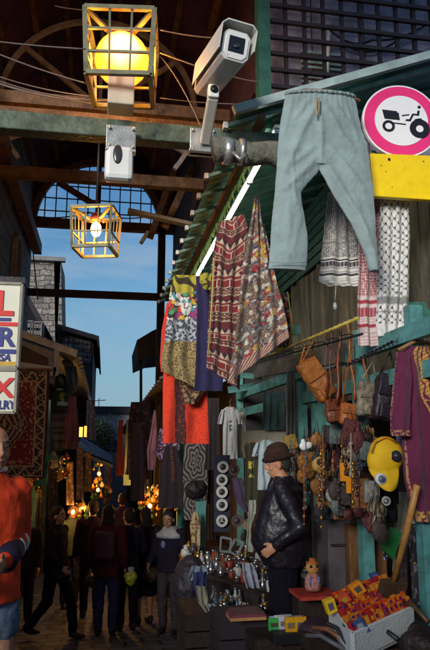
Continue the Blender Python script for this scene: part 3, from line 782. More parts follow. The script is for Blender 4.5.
# ------------------------------------------------------------------ hanging goods
hang('scarf','black and white checked scarf behind the right leg of the trousers','scarf',[(192,328,352),(225,325,358),(262,321,362),(281,319,365),(286,330,364)],4.35,keffiyeh((.03,.025,.035),cell=.022),folds=3)
hang('scarf','red and white checked scarf hanging between the trousers and the black fishnet scarf','scarf',[(196,368,384),(240,358,384),(290,357,384),(318,357,384),(346,358,385)],4.2,keffiyeh((.34,.03,.05),base=(.60,.50,.48),cell=.022),folds=2.5)
hang('scarf','wide black fishnet pattern white scarf under the yellow plate','scarf',[(190,381,409),(240,380,410),(285,378,410),(322,376,409),(336,379,406)],4.1,fishnet((.03,.03,.035)),folds=3)
hang('shawl','maroon and cream zigzag patterned shawl hanging left of the flowered one','shawl',[(222,220,214,244),(232,217,228,248),(262,212,262,246),(300,210,300,244),(335,208,340,243),(368,207,390,240)],4.75,kilim,folds=3,amp=.025,maxn=150,res=2)
hang('shawl','grey red and gold flowered shawl coming to a point at its top','shawl',[(196,255,196,259),(215,252,215,262),(240,247,240,268),(265,243,262,273),(305,238,296,280),(345,234,318,285),(384,227,338,288)],4.6,floral,folds=3,amp=.03,maxn=150,res=2)
hang('dress','navy blue plain dress beside the leopard print blouse','dress',[(276,196,214),(300,197,216),(340,196,219),(376,195,223),(391,194,222)],5.3,plain((.018,.014,.075)),folds=2)
hang('scarf','small yellow scarf top over the navy dress','scarf',[(273,200,212),(282,200,213),(290,204,211)],5.2,flecks((.34,.30,.03),(.06,.05,.01)),folds=1)
hang('blouse','blouse with yellow, swirled and leopard print bands at the awning end','blouse',[(275,174,196),(285,171,197),(300,169,197),(340,165,197),(356,162,362,198),(371,162,394,208)],5.45,blouse,folds=2.5,maxn=150,res=2.2)
hang('dress','bright red dress edge behind the leopard print blouse','dress',[(303,167,173),(330,162,170),(362,160,169),(372,161,168)],5.6,plain((.62,.035,.02)),folds=1)
hang('dress','orange red dress with a dark centre panel hanging below the blouse','dress',[(362,164,205),(390,163,207),(420,163,208),(443,163,444,209)],5.7,redorn,folds=2.5)
hang('blouse','dark speckled brown blouse hem over the orange red dress','blouse',[(374,178,204),(390,181,205),(404,186,196)],5.58,motif((.06,.02,.015),(.28,.18,.08),50,.1),folds=2)
hang('cloth','black cloth with yellow embroidered edge right of the flowered shawl','cloth',[(292,280,288),(312,284,291),(330,276,293),(345,274,291),(352,275,281)],5.0,lambda u,v,x,y:(.50,.36,.05) if (u<.16 or u>.84 or v>.93) else ((.35,.04,.03) if nz(x,y,50,3)>.12 else ((.1,.35,.3) if nz(x,y,40,5)>.3 else (.02,.015,.02))),folds=1,amp=.008)
# rope / rod behind the yellow strip
g=MB(); g.tube([P(214,258,4.7),P(212,300,4.7),P(208,356,4.7)],.007); tag(g.build('bamboo_rod', mat('bamboo',(.50,.36,.12),.5,var=.3)),'thin yellow rod hanging at the left edge of the zigzag shawl','rod')
g=MB(); g.tube([P(336,284,4.3),P(335,300,4.3)],.004,5); g.ell(P(335,306,4.3),(.016,.016,.03),10,8); tag(g.build('glass_drop', mat('glass_drop',(.35,.38,.38),.1)),'glass drop hanging on a string below the black and white scarf','ornament')
# ------------------------------------------------------------------ hook racks
def rack(a,b,label,m,hook=.05,r=.010,n=16,side=(-1,0,0)):
    a=Vector(a); b=Vector(b); root=thing('hook_rack',label,'rack',(a+b)/2)
    g=MB(); g.tube([a,b],r,8); g.build('rail',m,root)
    for i in range(n):
        p=a.lerp(b,(i+.5)/n); q=p+Vector(side)*hook
        g=MB(); g.tube([p,p+Vector((0,0,.015))+Vector(side)*hook*.2,q-Vector((0,0,.0)),q+Vector((0,0,.022))],.004,5); g.build('hook',m,root)
    return root
ym = mat('yellow_rail',(.50,.38,.07),.5,var=.4)
zr = PX(357,320,1.68)
ra = PX(264,358,1.68); rb = PX(358,318,1.68)
rack(ra,rb,'yellow toothed hook rail running above the leather bags',ym,.03,.012,26,(-.3,-.6,-.3))
ra2=PX(240,367,1.62); rb2=PX(362,334,1.62)
rack(ra2,rb2,'black iron hook rack just under the yellow rail',blackmetal,.10,.009,14)
rack(P(346,366,3.9),P(392,342,3.9)+Vector((0,0,0)),'black spiral hook rack left of the maroon robe',blackmetal,.07,.008,12,(.2,-1,-.1))
g=MB(); g.beam(PX(255,372,1.9),PX(345,352,1.9),.04,.16); tag(g.build('shelf_plank', mat('grey_wood',(.11,.11,.10),.8,var=.5,bump=.4)),'long grey wooden shelf plank behind the black hook rack','shelf')
# ------------------------------------------------------------------ leather goods
leather=mat('tan_leather',(.30,.095,.015),.4,var=.5,scale=14,bump=.4,bscale=60); leather2=mat('red_leather',(.15,.035,.012),.4,var=.5,scale=14,bump=.3)
def blob(name,parent,ells,m,vox=.012,disp=.0,ns=.06):
    g=MB()
    for e in ells: g.ell(*e[:2],14,10,rot=e[2] if len(e)>2 else None)
    o=g.build(name,m,parent); md=o.modifiers.new('r','REMESH'); md.mode='VOXEL'; md.voxel_size=vox; md.use_smooth_shade=True
    if disp:
        tx=bpy.data.textures.new('wr','CLOUDS'); tx.noise_scale=ns; dm=o.modifiers.new('d','DISPLACE'); dm.texture=tx; dm.strength=disp; dm.texture_coords='LOCAL'
    s=o.modifiers.new('s','SMOOTH'); s.iterations=3; return o
def bag(label,px,py,Y,w,h,d,m,tilt=0,straps=((0,0),),top=None,cat='bag',fringe=False,flap=True,name='leather_bag',pocket=True):
    c=P(px,py,Y); root=thing(name,label,cat,c); M=Euler((0,tilt,0)).to_matrix(); T=lambda x,y,z:c+M@Vector((x,y,z))
    g=MB(); pts=[]; n=10
    g.box(c,(w,d,h),rot=(0,tilt,0)); o=g.build('body',m,root); md=o.modifiers.new('b','BEVEL'); md.width=min(w,d,h)*.3; md.segments=4; sb=o.modifiers.new('r','REMESH'); sb.mode='VOXEL'; sb.voxel_size=.012; sb.use_smooth_shade=True
    tx=bpy.data.textures.new('wr','CLOUDS'); tx.noise_scale=.07; dm=o.modifiers.new('d','DISPLACE'); dm.texture=tx; dm.strength=.035; dm.texture_coords='LOCAL'; s2=o.modifiers.new('s','SMOOTH'); s2.iterations=3
    if flap:
        g=MB(); g.box(T(0,-d/2-.006,h*.26),(w*.96,.012,h*.45),rot=(0,tilt,0)); g.build('flap',m,root,bevel=.004)
    if pocket:
        g=MB(); g.box(T(0,-d/2-.008,-h*.28),(w*.6,.02,h*.3),rot=(0,tilt,0)); g.build('pocket',m,root,bevel=.006)
    if top:
        for tx_,ty_ in top:
            g=MB(); q=P(tx_,ty_,Y); g.tube([T(-w*.4,0,h*.45),q+Vector((0,0,0)),T(w*.4,0,h*.45)],.009,6); g.build('strap',m,root)
    return root
bag('long tan leather bag tilted under the yellow rail',317,380,4.85,.17,.36,.10,leather,tilt=-.62,top=((305,345),(314,340)))
bag('small brown leather pouch bag hanging in front of the tan bag',335,411,4.6,.15,.18,.07,leather2,tilt=-.1,top=((333,335),(341,333)))
bag('tan leather drawstring bag right of the small brown pouch',348,415,4.55,.13,.17,.08,mat('orange_leather',(.36,.10,.02),.45,var=.5,bump=.4),tilt=.15,top=((352,330),))
# straps hanging
for i,(x0,y0,x1,y1,w) in enumerate(((340,325,337,404,4),(347,322,355,400,3),(331,330,330,400,2),(360,330,369,395,3),(326,335,326,392,1.6))):
    g=MB(); Y=4.5; n=10; 
    pts=[P(x0+(x1-x0)*t/n+1.0*math.sin(t),y0+(y1-y0)*t/n,Y) for t in range(n+1)]
    g.tube(pts,w*.0032,6); tag(g.build('leather_strap',[leather2,leather][i%2]),['broad dark red leather strap hanging from the rack above the pouch','red brown leather strap running down to the drawstring bag','narrow red strap left of the broad dark red strap','dark strap hanging just right of the drawstring bag','thin tan cord hanging by the tilted leather bag'][i],'strap')
camo=mat('tapestry',(.22,.19,.13),.8,var=1.0,scale=22,bump=.4)
bag('patterned tapestry backpack between the pouches and the black bag',368,400,4.4,.17,.26,.10,camo,tilt=.1,top=((372,362),),name='backpack')
bag('soft black shoulder bag beside the maroon robe',385,398,4.25,.16,.34,.10,mat('black_leather',(.018,.012,.02),.4,var=.5,bump=.3),tilt=.2,top=((390,352),),name='shoulder_bag')
bag('black handbag with round emblem below the yellow caps',382,505,4.2,.20,.24,.10,mat('black_bag',(.012,.01,.012),.4,var=.5),top=((385,470),),name='handbag')
bag('dark speckled small bag under the tapestry backpack',366,448,4.35,.13,.16,.08,mat('gold_tapestry',(.20,.12,.03),.6,var=.9,scale=40),top=((368,425),),name='handbag')
g=MB(); g.tube([P(386,501,4.07),P(386,501,4.05)],.030,24); g.tube([P(386,501,4.05),P(386,501,4.045)],.020,24,mi=1); tag(g.build('emblem',[whitep,steel]),'round white badge hanging on the black handbag','badge')
# maroon robe
def robe_():
    root=thing('embroidered_robe','maroon robe with gold embroidered front at the right edge','robe',P(418,520,3.7))
    cloth('body',[(346,408,440),(352,400,446),(362,397,450),(400,400,450),(440,401,452),(480,405,454),(522,414,458)],3.7,robe,root,folds=3,amp=.03,maxn=150,res=2)
    cloth('sleeve',[(352,396,410),(375,394,412),(410,391,412),(430,391,410),(436,392,411)],3.62,lambda u,v,x,y:(.42,.20,.10) if ((v>.93 or u<.10) and nz(x,y,90)>.05) else (.12,.010,.05),root,folds=1.3,amp=.02)
    g=MB(); g.tube([P(398,350,3.7),P(415,341,3.7),P(440,345,3.7)],.012); tag(g.build('hanger',hangm),'wooden hanger inside the maroon robe','hanger')
robe_()
hang('dress','slate blue cloth hem showing under the robe sleeve','cloth',[(428,396,404),(450,398,410),(462,402,411)],3.85,plain((.10,.10,.16)),folds=1)
hang('blouse','folded white blouse lying on the teal beam above the robe','blouse',[(326,402,415),(332,398,423),(338,397,425),(343,399,421)],4.1,plain((.55,.57,.57)),folds=2)
hang('cloth','teal green cloth draped high at the right edge','cloth',[(302,408,424),(318,406,434),(330,416,436)],4.1,plain((.03,.13,.10)),folds=2)
# yellow caps
def cap(label,px,py,Y,s,col,tilt=(0,0,0),bp_=(0,0)):
    c=P(px,py,Y); root=thing('cap',label,'cap',c); M=Euler(tilt).to_matrix()
    y=mat('cap_'+str(round(col[0],2))+str(round(col[1],2)),col,.7,var=.15,bump=.2,bscale=300)
    g=MB(); n=24; prof=[(.098*s*math.cos(a),.085*s*math.sin(a)) for a in [math.pi/2*i/8 for i in range(9)]]; prof[-1]=(.003,.085*s)
    g.lathe(c,prof,n,rot=tilt); g.build('crown',y,root)
    g=MB(); vs=[];fs=[]; nn=16
    for i in range(nn+1):
        t=math.pi*i/nn
        for rr_,z in ((.095,0),(.14,.004),(.18,-.01)):
            vs.append(c+M@Vector((rr_*s*math.cos(t)*(.98 if rr_<.1 else .62/rr_*.165),-(rr_*s*math.sin(t)*(1 if rr_>.1 else 1)),z*s-.012*s*abs(math.cos(t)))))
    for i in range(nn):
        for j in range(2): a=i*3+j; fs.append((a,a+3,a+4,a+1))
    g.add(vs,fs,None,0,True); b=g.build('brim',y,root); md=b.modifiers.new('s','SOLIDIFY'); md.thickness=.006
    g=MB(); p=P(*bp_,Y-.115); d=Vector((.15,-1,0)).normalized(); g.tube([p-d*.03,p+d*.006],.032*s,20); g.build('badge',mat('badge_dark',(.03,.03,.05),.4),root)
    g=MB(); g.tube([p+d*.004,p+d*.0085],.025*s,20); g.build('badge_ring',mat('badge_pale',(.45,.48,.55),.4,var=.5,scale=60),root)
    return root
def yellow_cap():
    Y=3.8; c=P(384,456,Y); root=thing('cap','bright yellow peaked cap with a black badge and a round emblem on its hanging peak','cap',c)
    ym_=mat('cap_yellow',(.74,.44,.006),.7,var=.2,bump=.3,bscale=250); ppm=F0/Y*.93
    g=MB(); g.ell(P(386,455,Y),(17/ppm,.075,18/ppm),24,16,rot=(0,-.25,0)); g.ell(P(380,462,Y),(13/ppm,.06,15/ppm),20,12,rot=(0,-.2,0))
    o=g.build('crown',ym_,root); md=o.modifiers.new('r','REMESH'); md.mode='VOXEL'; md.voxel_size=.006; md.use_smooth_shade=True; sm=o.modifiers.new('s','SMOOTH'); sm.iterations=4
    g=MB(); vs=[]; n=24
    for k in range(n+1):
        for r_ in (0,.35,.7,1.0):
            t=math.pi*k/n; x=-math.cos(t)*15*(1-.12*r_); y=math.sin(t)*21*r_
            vs.append(P(380,468,Y)+Vector(((x+y*.05)/ppm,-.055-.035*math.sin(t)*r_-.02*(1-abs(math.cos(t))),-(y)/ppm)))
    fs=[(k*4+i,(k+1)*4+i,(k+1)*4+i+1,k*4+i+1) for k in range(n) for i in range(3)]
    g.add(vs,fs,None,0,True); o=g.build('peak',ym_,root); md=o.modifiers.new('s','SOLIDIFY'); md.thickness=.008
    g=MB(); g.tube([P(396,456,Y-.05),P(396,456,Y-.085)],5.2/ppm,20); g.build('badge',mat('badge_dark',(.02,.02,.03),.4),root)
    g=MB(); q=P(381,479,Y-.10); g.tube([q+Vector((0,.03,0)),q-Vector((0,.006,0))],5.2/ppm,20); g.build('emblem_ring',mat('badge_white',(.6,.62,.66),.4,var=.2),root)
    g=MB(); g.tube([q-Vector((0,.005,0)),q-Vector((0,.009,0))],3.4/ppm,16); g.build('emblem',mat('emblem_grey',(.12,.14,.2),.4,var=.9,scale=80),root)
    g=MB(); g.tube([P(371,452,Y-.07),P(375,442,Y-.06),P(386,437,Y-.05),P(397,443,Y-.05)],.006,6); g.build('seam',mat('cap_orange',(.60,.24,.01),.7),root)
yellow_cap()
# orange tag cards, purses etc
def card(name,label,pts,Y,col,th=.012,pat=None,cat='card',group=None):
    g=MB(); g.poly([P(x,y,Y) for x,y in pts],(0,th,0)); return tag(g.build(name,mat(name+'_'+'%.2f%.2f%.2f'%col,col,.5,var=.35,scale=30)),label,cat,group)
def camera_card(label,px,py,Y,s):
    c=P(px,py,Y); root=thing('display_card',label,'card',c)
    g=MB(); g.box(c,(.10*s,.012,.12*s)); g.build('board',mat('orange_card',(.75,.27,.01),.5,var=.2),root)
    g=MB(); g.tube([c+Vector((0,-.006,0)),c+Vector((0,-.014,0))],.027*s,16); g.build('disc',mat('disc_dark',(.10,.05,.01),.4),root)
    g=MB(); g.box(c+Vector((.01,-.0,-.10*s)),(.04*s,.01,.08*s)); g.build('tag',mat('orange_card',(.75,.27,.01)),root)
camera_card('orange display card with a dark disc hanging left of the black bags',347,472,4.2,1.0)
card('price_card','white and purple folded card right of the orange display card',[(355,478),(362,485),(368,492),(362,494),(354,484)],4.15,(.6,.58,.66))
# ornamental purses
fur=mat('orange_fur',(.34,.13,.02),.9,var=.9,scale=30,bump=1,bscale=70)
t=thing('ornament_bunch','bunch of furry orange brown purses hanging right of the man in the cap','purses',P(310,470,4.9))
for i,(x,y,r_) in enumerate(((303,462,.05),(309,470,.055),(302,476,.045),(312,458,.04))): blob('purse',t,[(P(x,y,4.9),(r_,.03,r_*1.25))],fur,.008,.02,.03)
t=thing('gourd_purse','mottled yellow brown gourd shaped purse with dark round patches','purse',P(321,470,4.8))
blob('body',t,[(P(318,463,4.8),(.055,.035,.07)),(P(325,472,4.8),(.05,.035,.06))],mat('gourd',(.40,.24,.06),.7,var=.6,scale=14),.008)
for x,y in ((319,462),(322,474),(327,468)):
    g=MB(); g.ell(P(x,y,4.765),(.022,.008,.024)); g.build('patch',mat('patch_dark',(.05,.02,.01),.7),t)
t=thing('white_ornament','round white flower ornament above the orange purses','ornament',P(306,446,4.85)); blob('petals',t,[(P(304,446,4.85),(.04,.015,.035)),(P(309,445,4.85),(.028,.015,.028)),(P(303,441,4.85),(.018,.012,.018))],whitep,.006)
# small hanging trinkets (necklaces, keyrings, bottles)
tm=[mat('dull_gold',(.30,.17,.04),.35,metal=.7,var=.6),mat('dull_silver',(.22,.22,.23),.35,metal=.7,var=.6),mat('glass_bead',(.05,.10,.11),.15,var=.6),mat('dark_bead',(.05,.02,.03),.2),mat('clay_bead',(.30,.08,.03),.5),mat('bone',(.30,.26,.20),.5)]
def necklace(px,py0,py1,Y,m,k,label,group):
    root=thing('trinket_string',label,'trinkets',P(px,py1,Y),group)
    g=MB(); n=k; g.tube([P(px,py0,Y),P(px,py1,Y)],.004,5)
    for i in range(n):
        t=.25+.75*i/max(1,n-1); p=P(px,py0+(py1-py0)*t,Y); s=random.uniform(.006,.016); g.ell(p,(s,s*.7,s*random.uniform(.8,1.6)),8,6)
    g.build('beads',m,root)
for i in range(44):
    px=random.choice([random.uniform(286,331)]*2+[random.uniform(331,362)]); X=random.uniform(1.5,1.8); py=random.uniform(428,455); l=random.uniform(25,80)
    if px<300: l=random.uniform(20,50)
    Y=YX(px,py,X); mi=random.randrange(6)
    necklace(px,py,py+l,Y,tm[mi],random.randint(3,9),['gold coloured trinkets strung on a black cord by the teal post','silver trinkets strung on a black cord by the teal post','blue grey glass trinkets strung on a black cord','dark beads strung on a black cord between the goods','reddish clay beads strung on a black cord','pale bone beads strung on a black cord'][mi],'strings of %s trinkets hanging in the shop front'%['gold','silver','glass','dark','clay','bone'][mi])
# T shirts in the back
def shirt(label,px,py,w,h,Y,pat,sl=True,name='t_shirt'):
    root=thing(name,label,'shirt',P(px,py+h,Y))
    cloth('body',[(py,px-w*.18,px+w*.18),(py+h*.06,px-w*.38,px+w*.38),(py+h*.25,px-w*.34,px+w*.34),(py+h,px-w*.36,px+w*.38)],Y,pat,root,folds=2)
    if sl:
        for s in (-1,1): cloth('sleeve',[(py+h*.05,px+s*w*.36-w*.06,px+s*w*.36+w*.06),(py+h*.18,px+s*w*.46-w*.10,px+s*w*.46+w*.10),(py+h*.33,px+s*w*.52-w*.11,px+s*w*.52+w*.11)],Y-.02,pat,root,folds=1)
    g=MB(); g.tube([P(px-w*.3,py+h*.06,Y+.01),P(px,py-1,Y+.01),P(px+w*.3,py+h*.06,Y+.01)],.008); g.tube([P(px,py-1,Y+.01),P(px,py-6,Y+.01),P(px+1.5,py-8,Y+.01)],.004); g.build('hanger',hangm,root)
wt=plain((.52,.55,.56),.1)
shirt('white t-shirt with a dark print hanging left of the white board',230,407,20,52,7.6,lambda u,v,x,y:(.05,.08,.12) if (abs(u-.55)<.1 and .25<v<.5 and nz(x,y,30)>-.1) else (.5,.53,.55))
shirt('plain white shirt right behind the printed t-shirt',241,412,13,46,7.8,wt,sl=False,name='shirt')
shirt('dark olive shirt with a yellow print in front of the white board',251,442,18,60,6.4,olive,sl=False,name='shirt')
shirt('pale blue grey t-shirt hanging behind the man in the brown cap',266,440,22,50,6.3,plain((.34,.42,.46)))
g=MB(); g.poly([P(242,431,6.9),P(296,429,6.9),P(296,452,6.9),P(242,452,6.9)],(0,.02,0)); tag(g.build('display_board',mat('board_cream',(.40,.38,.31),.7,var=.2)),'cream display board behind the hanging shirts','board')
for i,(l,r_,t_,b_,Y,c) in enumerate(((205,220,398,470,8.2,(.02,.012,.016)),(262,285,392,430,6.8,(.03,.07,.075)),(286,297,372,440,6.2,(.05,.05,.05)),(270,290,400,428,7.2,(.07,.10,.11)))):
    hang('garment',['long black garment beside the orange red dress','dark teal garment above the cream board','grey garment hanging left of the teal post','folded grey green garment above the shirts'][i],'garment',[(t_,l+1,r_-1),(b_,l,r_)],Y,plain(c,.4),folds=3)
# plates on a dark strip
def plates():
    wp=mat('plate_white',(.50,.50,.47),.3,var=.25); wd=mat('plate_dark',(.05,.04,.05),.4,var=.5)
    for i,(x,y) in enumerate(((223,467),(222,480),(222,492),(222,505),(222,521),(237,521),(234,470))):
        Y=6.9; c=P(x,y,Y); root=thing('wall_plate_ornament',['topmost round white rimmed plate on the dark strip','second plate from the top on the dark strip','third plate from the top on the dark strip','fourth plate from the top on the dark strip','lowest white rimmed plate with a star on the strip','dark plate right of the lowest white rimmed plate','dark plate right of the topmost plate'][i],'plate',c,'round plates hung in the shop')
        g=MB(); r_=.063; n=24
        for k in range(n):
            a=2*math.pi*k/n; b=2*math.pi*(k+1)/n
            g.poly([c+Vector((q*math.cos(w),0,q*math.sin(w))) for q,w in ((r_*.55,a),(r_,a),(r_,b),(r_*.55,b))],(0,.012,0))
        g.build('rim',wp if i<5 else mat('rim_brown',(.10,.06,.05),.4),root); g=MB(); g.tube([c+Vector((0,.012,0)),c+Vector((0,.004,0))],r_*.6,20); g.build('well',wd,root)
        if i==4:
            g=MB()
            for a in (90,210,330): g.beam(c,c+Vector((r_*.5*math.cos(R(a)),0,r_*.5*math.sin(R(a)))),.012,.006)
            g.build('star',wp,root)
    g=MB(); a=P(215,460,6.95);b=P(229,530,6.95); g.poly([P(214,455,6.96),P(230,455,6.96),P(230,532,6.96),P(214,532,6.96)],(0,.01,0)); tag(g.build('plate_strip',mat('navy_strip',(.02,.025,.05),.8)),'dark navy cloth strip carrying the row of round plates','cloth')
plates()
hang('cloth','diagonal purple black scarf right of the plates','scarf',[(478,232,242),(500,236,250),(512,244,254)],6.6,plain((.05,.03,.07)),folds=2)
hang('cloth','pale cream cloth hanging behind the man in the brown cap','cloth',[(500,249,256),(530,247,255),(552,245,253)],6.2,plain((.30,.32,.26)),folds=1)
# framed pictures
for i,(pts) in enumerate((((221,537),(231,539),(230,552),(220,551)),((235,539),(243,543),(237,556),(229,551)))):
    g=MB(); 
    for k in range(4): g.beam(P(*pts[k],6.3),P(*pts[(k+1)%4],6.3),.015,.02)
    tag(g.build('picture_frame',mat('frame_grey',(.22,.24,.24),.5,var=.4)),['upright small pale picture frame below the plates','tilted small pale picture frame below the plates'][i],'frame')
# ------------------------------------------------------------------ wooden panels, broom
def box_px(name,label,cat,px0,py0,px1,py1,Y,d,m,group=None,bevel=.004,parent=None):
    a=P(px0,py1,Y); b=P(px1,py0,Y); g=MB(); g.box(((a.x+b.x)/2,Y+d/2,(a.z+b.z)/2),(abs(b.x-a.x),d,abs(b.z-a.z))); o=g.build(name,m,parent,bevel=bevel)
    return tag(o,label,cat,group) if parent is None else o
box_px('wooden_cupboard','brown worn wooden cupboard behind the box of film packs','cupboard',351,524,385,592,4.85,.35,brownwood)
box_px('locker','dull grey purple locker left of the brown cupboard','cupboard',330,520,351,600,4.95,.35,mat('locker_grey',(.09,.075,.085),.6,var=.4,bump=.2))
box_px('paper_sheet','white paper sheet pinned on the grey purple locker','paper',330,498,340,518,4.9,.008,whitep)
g=MB(); g.box(P(341,545,4.93),(.16,.03,.012)); tag(g.build('door_handle_bar',darkwood),'dark bar across the grey purple locker','bar')
def broom():
    a=P(417,485,3.55); b=P(394,581,3.85); root=thing('broom','long pale wooden broom handle leaning right of the cupboard','broom',b)
    g=MB(); g.tube([a,a.lerp(b,.5)+Vector((.004,0,0)),b],.020,10); g.build('handle',mat('handle_wood',(.42,.20,.05),.45,var=.4,scale=20),root)
    g=MB(); g.beam(b,b+(b-a).normalized()*.14,.16,.06); g.build('brush',mat('bristle',(.10,.05,.02),.9,bump=1,bscale=120),root)
broom()
g=MB(); g.poly([P(384,550,3.9),P(394,528,3.9),P(402,533,3.9),P(394,560,3.9)],(0,.06,0)); tag(g.build('dustpan',mat('green_plastic',(.015,.12,.03),.4,var=.3)),'dark green plastic dustpan behind the broom handle','dustpan')
hang('cloth','black and silver glittering sash hanging beside the cupboard','sash',[(480,370,382),(520,374,385),(545,380,388),(560,384,387)],4.3,lambda u,v,x,y:(.35,.36,.45) if nz(x,y,60,2)>.22 else (.02,.012,.03),folds=2)
hang('cloth','cream canvas cloth hanging behind the dustpan','cloth',[(492,398,412),(530,394,410),(585,392,405)],4.5,plain((.30,.27,.19)),folds=2)
hang('cloth','dark flowered cloth with yellow leaves at the lower right edge','cloth',[(524,408,432),(560,409,434),(612,412,438)],4.0,lambda u,v,x,y:(.22,.24,.05) if nz(x,y,16,2)>.33 else ((.14,.13,.17) if nz(x,y,45,5)>.3 else (.02,.015,.025)),folds=2)
hang('cloth','pale green grey cloth at the right edge above the flowered cloth','cloth',[(465,412,420),(500,410,428),(525,410,430)],4.1,plain((.16,.24,.22)),folds=2)
# toy box on red shelf
def toy():
    c=P(313,590,4.75); root=thing('wooden_toy','small wooden toy figure with pink and yellow face on the red shelf','toy',c)
    w=mat('toy_wood',(.50,.26,.06),.5,var=.3)
    g=MB(); g.lathe(c,[(.055,0),(.062,.03),(.058,.08),(.035,.12)],16); g.build('body',mat('toy_pink',(.50,.20,.16),.5,var=.7,scale=40),root)
    g=MB(); g.ell(c+Vector((0,0,.158)),(.052,.045,.048)); g.build('head',w,root)
    g=MB(); g.lathe(c+Vector((0,0,.19)),[(.05,0),(.05,.006),(.028,.008),(.022,.035)],16); g.build('hat',mat('toy_hat',(.45,.12,.03),.5),root)
    for s in (-1,1):
        g=MB(); g.ell(c+Vector((s*.022,-.036,.17)),.012); g.build('eye',black,root)
        g=MB(); g.tube([c+Vector((s*.03,-.042,.03)),c+Vector((s*.03,-.045,.10))],.012); g.build('arm',mat('toy_blue',(.12,.16,.35),.5),root)
    g=MB(); g.ell(c+Vector((0,-.038,.155)),(.008,.01,.012)); g.build('nose',mat('sign_pink',(.8,.1,.1)),root)
    g=MB(); p=P(314,592,4.8); g.box((p.x,4.8,p.z-.012),(.30,.3,.025)); tag(g.build('shelf',mat('red_shelf',(.45,.05,.03),.5,var=.3)),'narrow red shelf carrying the wooden toy figure','shelf')
    box_px('cabinet','dark cabinet under the red shelf behind the man','cabinet',300,595,330,660,4.85,.4,darkwood)
toy()
# ------------------------------------------------------------------ carton of film packs
def carton():
    Y0=3.75
    A=P(352,634,3.55); B=P(414,606,3.75); C2=P(389,579,4.15); D=P(328,600,3.95)
    root=thing('goods_carton','white polystyrene carton tilted forward full of orange film packs','carton',A)
    ex=(B-A); ey=(D-A); n=ex.cross(ey).normalized(); 
    if n.z<0: n=-n
    m=mat('polystyrene',(.62,.64,.62),.7,var=.15,bump=.3); t=.018
    def slab(a,b,h,name):
        g=MB(); dr=(b-a).normalized(); inn=n.cross(dr).normalized()*t
        g.poly([a,b,b-n*h,a-n*h],inn); g.build(name,m,root,bevel=.003)
    Cc=A+ex+ey
    slab(A,B,.17,'front_side'); slab(B,Cc,.17,'end_side'); slab(Cc,D,.17,'back_side'); slab(D,A,.17,'end_side')
    g=MB(); g.poly([A-n*.15,B-n*.15,Cc-n*.15,D-n*.15],-n*.02); g.build('base',m,root)
    cols=[(.62,.07,.01),(.66,.17,.01),(.42,.02,.015),(.55,.22,.02),(.25,.03,.07),(.10,.12,.35)]
    lab=['red orange','orange','dark red','amber','plum','blue']
    ms=[mat('pack_%d'%i,c,.35,var=.35,scale=60) for i,c in enumerate(cols)]; strip=mat('pack_strip',(.70,.30,.02),.4,var=.2); stripd=mat('pack_dark',(.10,.02,.10),.4)
    nx,ny=13,6
    for j in range(ny):
        for i in range(nx):
            k=random.choice([0,0,1,1,2,3,4,0,1,2])
            c=A+ex*((i+.5)/nx)+ey*((j+.75)/ny)+n*(.0+.012*random.random())
            M=Matrix((ex.normalized(),n.cross(ex.normalized()),n)).transposed()
            e=(Matrix.Rotation(random.uniform(-.1,.1),3,'X')@Matrix.Identity(3))
            r_=thing('film_pack','small %s film pack standing in the white carton'%lab[k],'film pack',c,'%s film packs in the white carton'%lab[k])
            w=ex.length/nx*.44
            MM=M@(Matrix.Rotation(-.55+random.uniform(-.12,.12),3,'X')@Matrix.Rotation(random.uniform(-.12,.12),3,'Z')); eu=MM.to_euler(); hh=.075+random.uniform(-.01,.015)
            cc=c+MM@Vector((0,0,-.01)); bw=w*1.75
            g=MB(); g.box(cc,(bw,.028,hh),rot=eu); g.build('carton',ms[k],r_,bevel=.002)
            g=MB(); g.box(cc+MM@Vector((0,-.0148,.012)),(bw*.6,.002,.022),rot=eu); g.build('front_label',[stripd,stripd,ms[3],ms[2],strip][random.randrange(5)],r_)
            g=MB(); g.box(cc+MM@Vector((0,0,hh/2+.0008)),(bw*.7,.022,.0015),rot=eu); g.build('top_label',[stripd,strip,ms[2]][random.randrange(3)],r_)
carton()
def picbox(label,pts,Y,c,c2,d=.05):
    ctr=P(sum(x for x,_ in pts)/4,sum(y for _,y in pts)/4,Y); root=thing('film_box',label,'box',ctr)
    g=MB(); g.poly([P(x,y,Y) for x,y in pts],(0,d,0)); g.build('carton',mat('boxc%.2f%.2f'%c[:2],c,.4,var=.2),root,bevel=.002)
    mx=sum(x for x,_ in pts)/4; my=sum(y for _,y in pts)/4
    g=MB(); g.poly([P(mx+(x-mx)*.5,my+(y-my)*.5,Y-.003) for x,y in pts],(0,.003,0)); g.build('label_panel',mat('boxl%.2f%.2f'%c2[:2],c2,.4,var=.5,scale=60),root)
picbox('orange film box standing up behind the white carton',[(349,588),(360,581),(367,591),(357,598)],3.9,(.80,.26,.01),(.10,.08,.06))
picbox('yellow film box with a dark picture at the left end of the carton',[(324,602),(334,598),(338,611),(329,616)],3.75,(.80,.50,.01),(.12,.09,.15))
picbox('red and orange film box between the yellow and the orange boxes',[(338,600),(347,593),(352,600),(342,607)],3.82,(.65,.08,.02),(.5,.3,.02))
picbox('flat dark blue film box lying in front of the carton',[(352,622),(362,618),(371,631),(360,637)],3.6,(.05,.08,.2),(.3,.3,.35))
picbox('dark green film box at the lower left of the carton',[(345,626),(353,622),(363,640),(352,642)],3.65,(.03,.12,.05),(.35,.3,.1))
picbox('bright red film box in the far corner of the carton',[(384,582),(391,580),(396,590),(389,595)],4.0,(.7,.03,.02),(.55,.03,.02))
picbox('blue capped film box at the back of the carton',[(371,575),(378,573),(381,578),(374,581)],4.3,(.06,.08,.25),(.2,.2,.4))
